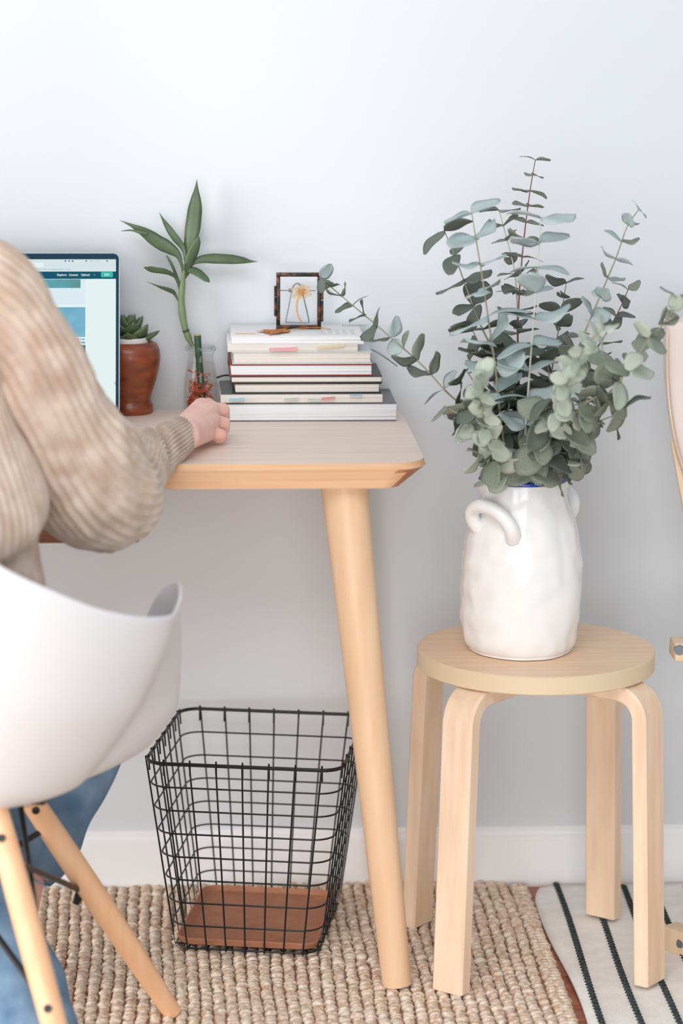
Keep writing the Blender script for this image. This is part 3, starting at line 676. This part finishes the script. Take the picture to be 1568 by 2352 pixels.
# ------------------------------------------------------------------ books
FY = -.135
def zz(py): return at(690, py, FY).z
zs = [TZ+.0003]+[zz(p) for p in (926.5, 904, 879.5, 864, 836.5, 808, 791, 771.5)]
def book(name, label, i, px0, px1, dep, cov, pg, ct, over=.0, tabs=(), grp='books stacked on the desk', tilt=0, backov=0):
    z0, z1 = zs[i], zs[i+1]-.0002; py = 900
    x0 = at(px0, 850, FY).x; x1 = at(px1, 850, FY).x
    t_ = thing(name, label, 'book', ((x0+x1)/2, FY+dep/2, z0), grp); Mx = rot2(tilt); c = Vector(((x0+x1)/2, FY+dep/2, 0))
    def bx(nm, xa, xb, ya, yb, za, zb, mt_, bev=.0004): return MB().box(c+Mx @ Vector(((xa+xb)/2, (ya+yb)/2, 0))+Vector((0, 0, (za+zb)/2)), (xb-xa, yb-ya, zb-za), Mx, bev=bev).build(nm, mt_, t_)
    hx, hy = (x1-x0)/2, dep/2
    bx('page_block', -hx+over, hx-over, -hy+over*.8, hy-over, z0+ct, z1-ct, pg, .0006)
    bx('cover_bottom', -hx, hx, -hy, hy, z0, z0+ct, cov); bx('cover_top', -hx, hx, -hy, hy, z1-ct, z1, cov)
    bx('spine', -hx, hx, hy-ct*1.2, hy, z0+ct, z1-ct, cov)
    for (pa, pb, pya, pyb, cl, drp) in tabs:
        A = at((pa+pb)/2, (pya+pyb)/2, FY); xw = abs(at(pb, pya, FY).x-at(pa, pya, FY).x); zw = A.z; y = FY-hy*0
        MB().box((A.x, FY-.0035, zw), (xw, .010, .0009), Matrix.Rotation(drp, 3, 'X') @ Matrix.Rotation(RNG.uniform(-.1, .1), 3, 'Y')).build('page_tab', m_tab[cl], t_)
    return t_, c, hx, hy, z1
book('magazine_book', 'thick wide glossy paperback lying at the bottom of the book stack', 0, 508, 911, .135, m_covd, m_pagew, .0012)
book('textbook', 'paperback with blue and pink page tabs second from the bottom of the stack', 1, 507, 879, .128, m_covd, m_page, .0010,
     tabs=((526, 560, 913, 919, 'blue', .25), (652, 684, 914, 917, 'green', .05), (707, 737, 916, 919, 'green', .05), (738, 768, 911, 917, 'red', .3), (802, 832, 907, 909, 'blue', 0)))
book('hardback_book', 'black hardback notebook third from the bottom of the stack', 2, 535, 876, .12, m_covk, m_page, .0018, .0035)
book('paperback_book', 'thin dark-covered book just below the red hardback', 3, 530, 878, .13, m_covdk, m_page, .0012, .0015)
book('hardback_book', 'dark red hardback in the middle of the book stack', 4, 527, 857, .125, m_covr, m_pagew, .0017, .0025)
book('hardback_book', 'pale grey hardback with cream pages above the red hardback', 5, 533, 854, .12, m_covg, m_page, .0016, .0025)
book('paperback_book', 'thin white paperback with a pink tab under the topmost book', 6, 523, 821, .128, m_covw, m_page, .0009, 0,
     tabs=((618, 682, 798, 804, 'pink', .35), (727, 790, 793, 796, 'yellow', .1)))
tb, tc_, thx, thy, tz1 = book('paperback_book', 'white paperback with a barcode on top of the stack', 7, 532, 835, .130, m_covw, m_pagew, .0009, 0)
pr = MB()
for k in range(11): 
    A = on(787+k*5.2, 747, tz1); B = on(787+k*5.2, 750, tz1)
    pr.box((A.x, A.y-.004, tz1+.0002), (.0016, .013, .0003))
x = pr.build('barcode', m_barc, tb); x['kind'] = 'stuff'
pr = MB(); rt = random.Random(2)
for k in range(6):
    y = on(770, 757+k*2.2, tz1).y
    for q in range(5): pr.box((on(733+q*17, 760, tz1).x+.004, y, tz1+.0002), (.0085*rt.uniform(.5, 1), .0022, .0003))
x = pr.build('blurb_print', m_print, tb); x['kind'] = 'stuff'
A = on(563, 767, tz1); MB().box((A.x, A.y, tz1+.0002), (.030, .014, .0003)).build('logo_print', m_orangep, tb)
# pressed maple leaf on top
mo = [(588, 763), (600, 760), (607, 762), (603, 757), (622, 758.5), (640, 757.5), (655, 758), (667, 760), (663, 764), (650, 765), (640, 768), (628, 768.5), (617, 771), (620, 766), (606, 767), (611, 764)]
ml = MB(); top = []; 
for x, y in mo: p = on(x, y, tz1+.001); top.append(p)
cen = on(650, 762, tz1+.001)
ml.add([p+Vector((0, 0, .0005+.0022*RNG.random())) for p in top]+[cen+Vector((0, 0, .003))], [(i, (i+1) % len(top), len(top)) for i in range(len(top))])
mpl = thing('maple_leaf', 'dried orange leaf lying on the topmost book', 'leaf', cen)
o = ml.build('blade', m_maple, mpl, smooth=False); q = o.modifiers.new('t', 'SOLIDIFY'); q.thickness = .0004
MB().tube(spline([cen+Vector((0, 0, .0025)), on(690, 758.5, tz1)+Vector((0, 0, .003)), on(735, 757, tz1)+Vector((0, 0, .0028)), on(761, 759, tz1)+Vector((0, 0, .0015))], 5), .0005, 6).build('stem', m_fcore, mpl)

# ------------------------------------------------------------------ glass photo frame
fy = -.058; zf = tz1
fa = at(634, 755, fy); fb = at(737, 755, fy); ft = at(686, 626, fy).z
fx0, fx1 = fa.x, fb.x; fr = thing('picture_frame', 'small dark copper glass frame with a pressed flower on the books', 'frame', ((fx0+fx1)/2, fy, zf))
bw = .0058; bd_ = .0075
for nm, c, sz in (('frame_bar', ((fx0+fx1)/2, fy, zf+bw/2), (fx1-fx0, bd_, bw)), ('frame_bar', ((fx0+fx1)/2, fy, ft-bw/2), (fx1-fx0, bd_, bw)), ('frame_bar', (fx0+bw/2, fy, (zf+ft)/2), (bw, bd_, ft-zf-2*bw)), ('frame_bar', (fx1-bw/2, fy, (zf+ft)/2), (bw, bd_, ft-zf-2*bw))):
    MB().box(c, sz, bev=.0008).build(nm, m_patina, fr)
for x_, pairs in ((fx0-.0014, ((656, 681), (682, 726))), (fx1+.0014, ((656, 688), (690, 738)))):
    for ya, yb in pairs:
        za, zb_ = at(686, yb, fy).z, at(686, ya, fy).z; MB().tube([(x_, fy-.002, za), (x_, fy-.002, zb_)], .0019, 10).build('hinge', m_patina, fr)
for dy in (-.0018, .0018): MB().add([(fx0+bw, fy+dy, zf+bw), (fx1-bw, fy+dy, zf+bw), (fx1-bw, fy+dy, ft-bw), (fx0+bw, fy+dy, ft-bw)], [(0, 1, 2, 3)]).build('pane', m_glass, fr)
def fp(x, y, d=0): return at(x, y, fy+d)
wire = spline([fp(672, 660), fp(681, 651), fp(690, 655), fp(693, 666), fp(701, 700), fp(709, 736), fp(706, 741), fp(685, 741), fp(660, 740), fp(656, 737), fp(661, 712), fp(668, 676)], 5, closed=True)
MB().tube(wire, .0010, 8, closed=True).build('wire_clip', m_clip, fr)
MB().tube([fp(640, 667), fp(725, 667.5)], .0008, 8).build('pin', m_clip, fr)
MB().tube([fp(663, 667), fp(668, 667)], .0026, 10).build('pin_head', m_clip, fr)
MB().tube(spline([fp(690, 676), fp(683, 690), fp(681, 708), fp(685, 727), fp(692, 739)], 5), [.0014]*21, 8).build('flower_stem', m_dstem, fr)
fcx, fcy = 692, 671
for k in range(8):
    a = 2*PI*k/8+.25; L = 24 if k in (0, 4, 3, 7) else 19; P = []
    for q in range(7):
        t = q/6; P.append((t, .26*math.sin(PI*min(1, t*.85+.06))))
    mb = MB(); vs = []
    for t, h in P:
        for sgn in (-1, 0, 1):
            dx = math.cos(a)*t*L-math.sin(a)*h*L*sgn*1.3; dy = math.sin(a)*t*L+math.cos(a)*h*L*sgn*1.3
            vs.append(fp(fcx+dx, fcy+dy, -.0006-.0001*k))
    mb.add(vs, [(3*q+i, 3*q+i+1, 3*q+i+4, 3*q+i+3) for q in range(6) for i in range(2)]); mb.build('petal', m_petal, fr)
mb = MB(); rt = random.Random(4)
for k in range(22):
    a = rt.uniform(0, 2*PI); mb.tube([fp(fcx, fcy, -.0015), fp(fcx+math.cos(a)*rt.uniform(6, 13), fcy+math.sin(a)*rt.uniform(6, 13), -.0015)], .0005, 5)
mb.sphere(fp(fcx, fcy, -.0012), (.004, .001, .004)); x = mb.build('stamens', m_fcore, fr); x['kind'] = 'stuff'

# cords
tag(MB().tube(spline([at(498, 868, -.03), at(508, 864, -.035), at(520, 862, -.05), at(540, 864, -.06)], 6), .0014, 8).build('power_cord', m_covk, None, origin=at(498, 868, -.03)), 'thin black cord running behind the book stack toward the bottle', 'cord')
cd = MB()
bkm = thing('bookmark_ribbon', 'thin grey bookmark cord sticking out of the right side of the stack', 'bookmark', at(853, 803, -.12))
for d in (0, 3): MB().tube(spline([at(850, 802, -.12), at(868, 812-d, -.12), at(890, 826-d*.6, -.11), at(912, 842-d*.4, -.10)], 5), .0005, 6).build('thread', m_clip, bkm)

# ------------------------------------------------------------------ vase
vc = Vector((.491, -.343, SZ+.0004))
vs_ = thing('ceramic_vase', 'white handmade ceramic vase with blue rim and two loop handles on the stool', 'vase', vc)
def vfn(a, z, r):
    if r < .01: return 0
    d = Vector((math.cos(a), math.sin(a), z*9))
    return .0034*noise.noise(d*1.6+Vector((3, 1, 0)))+.0018*noise.noise(Vector((d.x*4, d.y*4, z*45)))+.0007*math.sin(z*160+2*math.sin(a))*(.5+.5*math.sin(a*2+1))
prof = spline([(.001, 0, 0), (.066, .0, 0), (.0735, .004, 0), (.0785, .014, 0), (.0815, .035, 0), (.0835, .07, 0), (.0835, .105, 0), (.0815, .14, 0), (.077, .17, 0), (.070, .193, 0), (.0625, .211, 0), (.0605, .229, 0), (.0602, .2425, 0)], 6)
inn_ = [(.0602, .2425), (.0585, .2450), (.0562, .2435), (.0555, .22), (.06, .20), (.074, .14), (.076, .03), (.001, .008)]
vb = MB(); vb.lathe([(p.x, p.y) for p in prof]+inn_[1:], 120, vc, fn=vfn); vbo = vb.build('body', m_vase, vs_, smooth='all')
MB().lathe([(r, z+.005) for r, z in ((.0606, .2362), (.0612, .2385), (.0600, .2412), (.0580, .2415), (.0556, .2395), (.0550, .2300), (.0565, .2300), (.0570, .2380), (.0595, .2372))], 96, vc, fn=lambda a, z, r: vfn(a, .237, .06)).build('rim_band', m_blue, vs_)
def vr(z): return interp([(p.y, p.x) for p in prof], z)
def handle(a0, half):
    P = []
    for t, z, out in ((-.92, .178, -.006), (-1.0, .192, .009), (-.85, .206, .019), (-.35, .215, .022), (.25, .212, .021), (.75, .200, .017), (.98, .186, .010), (1.0, .172, -.005)):
        a = a0+half*t; r = vr(z)+out; P.append(vc+Vector((r*math.cos(a), r*math.sin(a), z)))
    MB().tube(spline(P, 6), [interp([(0, .012), (.15, .0105), (.5, .0098), (.85, .0105), (1, .0125)], i/42) for i in range(43)], 16).build('handle', m_vase, vs_, smooth='all')
handle(math.radians(-131), .43); handle(math.radians(46), .40)

# ------------------------------------------------------------------ eucalyptus
def leafmesh(k, mt_):
    rl_ = random.Random(40+k); nl, nw = 9, 5; rows = []
    wd_ = (.40, .46, .34, .43, .38)[k % 5]; cup = (.10, -.12, .05, .18, -.05)[k % 5]; curl = (-.12, .10, -.30, .02, .22)[k % 5]; wav = (.03, .05, .02, .04, .06)[k % 5]
    top, bot = [], []
    for i in range(nl+1):
        t = i/nl; h = wd_*(math.sin(PI*min(1, max(0, (t*.97+.015)))))**.52*(1-.14*(t-.4)); h = h if i < nl else .09
        if i == 0: h = .03
        r1 = []
        for j in range(nw+1):
            q = j/nw*2-1; z = cup*(abs(q)**1.5)*h*1.6+curl*t*t+wav*math.sin(t*7+q*3+k)*abs(q)
            r1.append(Vector((t, h*q, z)))
        top.append(r1)
    mb = MB(); W_ = nw+1; vs = [p for r in top for p in r]; n0 = len(vs); vs += [p+Vector((0, 0, -.014)) for p in vs[:n0]]
    fs = [(i*W_+j, i*W_+j+1, (i+1)*W_+j+1, (i+1)*W_+j) for i in range(nl) for j in range(nw)]
    fs += [tuple(q+n0 for q in f[::-1]) for f in fs]
    rim_ = [j for j in range(W_)]+[i*W_+nw for i in range(1, nl+1)]+[nl*W_+j for j in range(nw-1, -1, -1)]+[i*W_ for i in range(nl-1, 0, -1)]
    fs += [(a, a+n0, b+n0, b) for a, b in zip(rim_, rim_[1:]+rim_[:1])]
    mb.add(vs, fs); return mb.mesh('eucalyptus_leaf', mt_, smooth='all')
LEAF = [[leafmesh(k, mm) for k in range(5)] for mm in m_eu]
nleaf = 0
def branch(label, pts, tone, stem=0, sp=(.02, .036), size=(.026, .042), az=(0, .5), el=.25, seed=0, bare=.18, jit=.25, vz=.12, tip=True, droop=0, alt=PI/2, sr=.0019):
    """pts: (px, py, Y) from the vase mouth to the tip; leaves in opposite pairs, from tip downwards"""
    global nleaf
    rb_ = random.Random(seed*13+1); W_ = [at(*p) for p in pts]; a0 = W_[0]
    base = vc+Vector(((vc.x-a0.x)*.35+rb_.uniform(-.015, .015), (vc.y-a0.y)*.35+rb_.uniform(-.015, .015), vz-.09+rb_.uniform(0, .03)))
    mouth = vc+Vector((max(-.042, min(.042, (a0.x-vc.x)*.55)), max(-.042, min(.042, (a0.y-vc.y)*.55)), .236))
    mx_ = math.hypot(mouth.x-vc.x, mouth.y-vc.y)
    if mx_ > .046: mouth.x = vc.x+(mouth.x-vc.x)*.046/mx_; mouth.y = vc.y+(mouth.y-vc.y)*.046/mx_
    P = spline([base, mouth]+W_, 10); N = len(P)
    t0 = thing('eucalyptus_branch', label, 'branch', base, 'eucalyptus branches in the vase')
    MB().tube(P, [lerp(sr, .0007, i/(N-1)) for i in range(N)], 7).build('stem', m_stem[stem], t0)
    cum = [0]
    for i in range(1, N): cum.append(cum[-1]+(P[i]-P[i-1]).length)
    tot = cum[-1]; start = cum[16]; s = tot; pair = 0
    def pos(x):
        for i in range(1, N):
            if cum[i] >= x: f = (x-cum[i-1])/(cum[i]-cum[i-1]+1e-9); return P[i-1].lerp(P[i], f), (P[min(i+1, N-1)]-P[max(i-2, 0)]).normalized()
        return P[-1], (P[-1]-P[-2]).normalized()
    while s > start:
        fr_ = 1-(tot-s)/(tot-start)
        q, T_ = pos(s); N0 = (cR-T_*cR.dot(T_)).normalized(); B0 = T_.cross(N0)
        a = az[0]+(pair % 2)*alt+rb_.gauss(0, az[1]); L0 = lerp(size[1], size[0], fr_)*rb_.uniform(.88, 1.12)
        for sd in (0, PI):
            aa = a+sd+rb_.gauss(0, .15); n_ = N0*math.cos(aa)+B0*math.sin(aa); e_ = el+rb_.gauss(0, jit)
            Lx = (n_*math.cos(e_)+T_*math.sin(e_)); Lx = (Lx+Vector((0, 0, -droop))).normalized()
            Wd = T_.cross(Lx).normalized(); Nn = Lx.cross(Wd).normalized(); tw = rb_.gauss(0, jit*1.2)
            Wd2 = Wd*math.cos(tw)+Nn*math.sin(tw); Nn2 = Lx.cross(Wd2)
            L = L0*rb_.uniform(.9, 1.1)
            tn = tone if isinstance(tone, int) else rb_.choice(tone)
            o_ = bpy.data.objects.new('leaf', LEAF[tn][rb_.randrange(5)]); COL.objects.link(o_); o_.parent = t0
            Mx = Matrix.Identity(4); off = q-base
            for r_ in range(3): Mx[r_][0] = Lx[r_]*L; Mx[r_][1] = Wd2[r_]*L; Mx[r_][2] = Nn2[r_]*L; Mx[r_][3] = off[r_]
            o_.matrix_local = Mx; nleaf += 1
        s -= lerp(sp[1], sp[0], fr_); pair += 1
    return t0
branch('tallest thin eucalyptus branch with a reddish stem rising above the rest', [(1196, 1000, -.30), (1190, 850, -.28), (1189, 740, -.27), (1196, 620, -.26), (1206, 520, -.25), (1218, 430, -.25), (1229, 367, -.25)], 2, 1, (.021, .034), (.024, .040), (0, .25), .1, 1, alt=.5, jit=.16)
branch('pale blue-green eucalyptus branch standing upright in the centre front of the bouquet', [(1206, 1000, -.40), (1216, 850, -.41), (1226, 720, -.42), (1236, 600, -.42), (1241, 500, -.42)], 1, 2, (.033, .040), (.042, .056), (.1, .3), .1, 2, alt=.7, jit=.18)
branch('pale blue-green eucalyptus branch left of centre with wide flat leaves', [(1148, 950, -.38), (1138, 850, -.40), (1122, 740, -.41), (1106, 630, -.41), (1092, 545, -.41), (1083, 490, -.41)], 1, 0, (.034, .040), (.040, .056), (.1, .3), .05, 3, alt=.6, jit=.22)
branch('dark grey-green eucalyptus branch leaning out at the upper left of the bouquet', [(1160, 900, -.32), (1132, 810, -.32), (1098, 735, -.32), (1072, 665, -.32), (1045, 590, -.32), (1020, 530, -.32)], 0, 0, (.036, .040), (.040, .048), (.2, .3), .15, 4, alt=.8, jit=.3)
branch('short dark eucalyptus branch with rounded top leaf beside the tallest branch', [(1188, 900, -.27), (1188, 740, -.26), (1182, 630, -.25), (1165, 555, -.24), (1145, 482, -.24)], [0, 2], 2, (.022, .032), (.026, .036), (.2, .4), .1, 5, alt=.9)
branch('slender eucalyptus branch curving to the upper right with small pale leaves', [(1270, 950, -.36), (1320, 820, -.36), (1350, 745, -.36), (1388, 655, -.36), (1415, 590, -.36), (1440, 520, -.36), (1466, 482, -.36)], [1, 1, 2], 0, (.024, .036), (.022, .038), (.5, .5), .3, 6)
branch('long thin eucalyptus branch arching left over the desk to the glass frame', [(1130, 1000, -.33), (1080, 945, -.33), (1030, 905, -.33), (968, 838, -.32), (900, 778, -.31), (850, 735, -.30), (790, 685, -.29), (735, 638, -.28)], [0, 2, 0, 1], 0, (.019, .034), (.022, .044), (.6, .5), .3, 7, jit=.4)
branch('blurred pale sage eucalyptus branch leaning toward the viewer at the left', [(1130, 1030, -.45), (1112, 960, -.52), (1100, 900, -.58), (1106, 850, -.63)], 3, 0, (.013, .022), (.020, .030), (.3, .6), .35, 8, jit=.35)
branch('blurred pale sage eucalyptus branch leaning toward the viewer at the right', [(1250, 1010, -.45), (1285, 930, -.53), (1310, 860, -.60), (1345, 795, -.66), (1385, 755, -.70)], 3, 0, (.016, .024), (.022, .032), (.3, .6), .35, 9, jit=.35)
branch('long sage eucalyptus branch reaching out to the right picture edge', [(1270, 1030, -.40), (1330, 950, -.43), (1400, 870, -.46), (1470, 800, -.48), (1530, 735, -.49), (1562, 680, -.49)], [2, 3, 2], 0, (.022, .030), (.028, .038), (.4, .5), .3, 10, jit=.35)
branch('sage eucalyptus branch with broad leaves spreading right just below the long one', [(1280, 1030, -.42), (1340, 960, -.47), (1400, 900, -.50), (1450, 840, -.52), (1490, 775, -.53)], [2, 3], 0, (.024, .030), (.034, .044), (.2, .5), .2, 11, jit=.4)
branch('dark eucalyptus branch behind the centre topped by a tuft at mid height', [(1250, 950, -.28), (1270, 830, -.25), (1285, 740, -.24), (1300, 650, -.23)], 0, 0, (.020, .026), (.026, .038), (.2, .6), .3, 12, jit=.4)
branch('grey eucalyptus branch at the back right reaching half way up', [(1290, 950, -.30), (1340, 850, -.27), (1395, 760, -.25), (1420, 715, -.25), (1442, 665, -.25)], [0, 2], 1, (.020, .028), (.024, .034), (.3, .6), .3, 13, jit=.4)
branch('short dark eucalyptus branch drooping right over the vase rim', [(1270, 1050, -.38), (1310, 1010, -.40), (1360, 975, -.41), (1408, 955, -.42)], [0, 2], 0, (.020, .024), (.038, .046), (.2, .5), .1, 14, jit=.4, droop=.35)
branch('short olive eucalyptus branch hanging over the middle of the vase rim', [(1225, 1065, -.41), (1240, 1010, -.46), (1250, 950, -.48), (1262, 915, -.49)], [2, 2, 0], 0, (.020, .024), (.040, .048), (.6, .5), .0, 15, jit=.4, droop=.5)
branch('short mottled eucalyptus branch drooping left over the vase shoulder', [(1150, 1050, -.40), (1110, 1010, -.42), (1070, 965, -.42), (1020, 932, -.41)], [2, 3, 0], 0, (.020, .024), (.036, .044), (.6, .5), .0, 16, jit=.4, droop=.4)
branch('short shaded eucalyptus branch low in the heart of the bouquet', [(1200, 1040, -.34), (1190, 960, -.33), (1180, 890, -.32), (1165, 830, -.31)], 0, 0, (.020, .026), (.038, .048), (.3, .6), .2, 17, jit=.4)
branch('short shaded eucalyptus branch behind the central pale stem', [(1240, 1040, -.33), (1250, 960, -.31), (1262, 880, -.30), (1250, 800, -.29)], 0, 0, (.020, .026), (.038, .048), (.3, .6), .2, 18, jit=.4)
branch('bushy grey-green eucalyptus branch low on the right side of the bouquet', [(1280, 1040, -.36), (1320, 960, -.37), (1350, 890, -.38), (1345, 820, -.38)], [0, 2], 0, (.020, .026), (.036, .046), (.3, .6), .2, 19, jit=.4)
branch('small olive sprig resting on the right of the blue rim', [(1275, 1075, -.39), (1300, 1062, -.41), (1322, 1060, -.42), (1335, 1055, -.42)], [2, 0], 0, (.015, .018), (.036, .042), (.8, .4), -.2, 20, jit=.4, droop=.6)
branch('small mottled sprig hanging over the left of the blue rim', [(1160, 1080, -.40), (1135, 1068, -.43), (1118, 1060, -.44), (1105, 1045, -.44)], [2, 3], 0, (.015, .018), (.036, .042), (.8, .4), -.2, 21, jit=.4, droop=.6)
branch('dark sprig of rounded leaves crossing the bouquet behind the pale left branch', [(1165, 960, -.33), (1140, 880, -.31), (1110, 810, -.30), (1085, 760, -.30)], 0, 0, (.022, .028), (.036, .044), (.2, .5), .2, 22, jit=.4)

branch('broad olive branch fanning out right of the vase mouth in front', [(1265, 1050, -.43), (1300, 980, -.47), (1340, 930, -.49), (1395, 905, -.50), (1430, 935, -.50)], [2, 0], 0, (.021, .026), (.040, .048), (.4, .5), .1, 23, jit=.4, droop=.25)
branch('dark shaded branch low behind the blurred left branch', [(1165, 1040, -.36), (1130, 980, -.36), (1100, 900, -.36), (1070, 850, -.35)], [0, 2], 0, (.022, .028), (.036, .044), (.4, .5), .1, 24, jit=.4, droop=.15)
# ------------------------------------------------------------------ lounge chair at the right edge
lc = thing('lounge_chair', 'pale wooden lounge chair with pink canvas back at the right edge', 'chair', (1.0, -.3, .008))
def slab(name, left, Y, wid, dep, mt_):
    rings = []
    for x, y in left:
        p = at(x, y, Y); r_ = .012; rings.append([p+Vector((dx, dy, 0)) for dx, dy in [(a[0]+wid/2, a[1]) for a in outline(-wid/2, wid/2, -dep/2, dep/2, min(dep/2-.001, .016), 4)]])
    return MB().rings(rings).build(name, mt_, lc)
slab('back_cushion', [(1527, 735), (1524, 800), (1526, 860), (1531, 920), (1541, 990), (1555, 1050), (1575, 1110), (1600, 1180), (1640, 1290)], -.22, .46, .05, m_pink)
MB().tube(spline([at(1532, 760, -.247), at(1532, 850, -.247), at(1537, 930, -.247), at(1550, 1010, -.247), at(1570, 1080, -.247)], 5), .0014, 6).build('seam', m_pinkw, lc)
def plank(name, a, b, w_, t_, up=Vector((0, 0, 1))):
    a, b = Vector(a), Vector(b); d = (b-a).normalized(); s_ = d.cross(up).normalized(); u = s_.cross(d); mb = MB()
    mb.box((a+b)/2, ((b-a).length, w_, t_), Matrix((d, s_, u)).transposed(), bev=.003); return mb.build(name, m_pinkw, lc)
plank('back_post', at(1552, 1010, -.19), at(1640, 1480, -.24), .018, .012, Vector((0, 1, 0)))
c0 = at(1543, 1490, -.30)
rail = plank('seat_rail', c0+Vector((0, 0, 0)), c0+Vector((.55, 0, -.02)), .05, .026)
bp = at(1560, 1493, -.3255); 
def bolt(p, d, par): MB().tube([p+d*.006, p-d*.0008, p-d*.0012, p-d*.0003, p+d*.001], [.0075, .0075, .0058, .0050, .0042], 16).build('bolt', m_bolt, par, smooth=False)
bolt(bp, Vector((0, 1, 0)), rail)
r0 = on(1522, 2178, .012); run = plank('floor_runner', r0+Vector((.012, .02, .010)), r0+Vector((.42, -.52, .010)), .03, .042)
dd_ = Vector((.42, -.52, 0)).normalized(); sd_ = Vector((dd_.y, -dd_.x, 0))
bolt(r0+Vector((.012, .02, .012))+dd_*.035-Vector((.78, .63, 0))*.0152, Vector((.78, .63, 0)), run)
plank('leg', at(1600, 1500, -.33), on(1650, 2230, .03), .03, .04, Vector((0, 1, 0)))
plank('seat_rail', c0+Vector((.03, -.45, 0)), c0+Vector((.55, -.45, -.02)), .05, .026)
plank('seat_panel', c0+Vector((.06, -.22, .0)), c0+Vector((.55, -.22, -.02)), .40, .018)
print('leaves', nleaf)
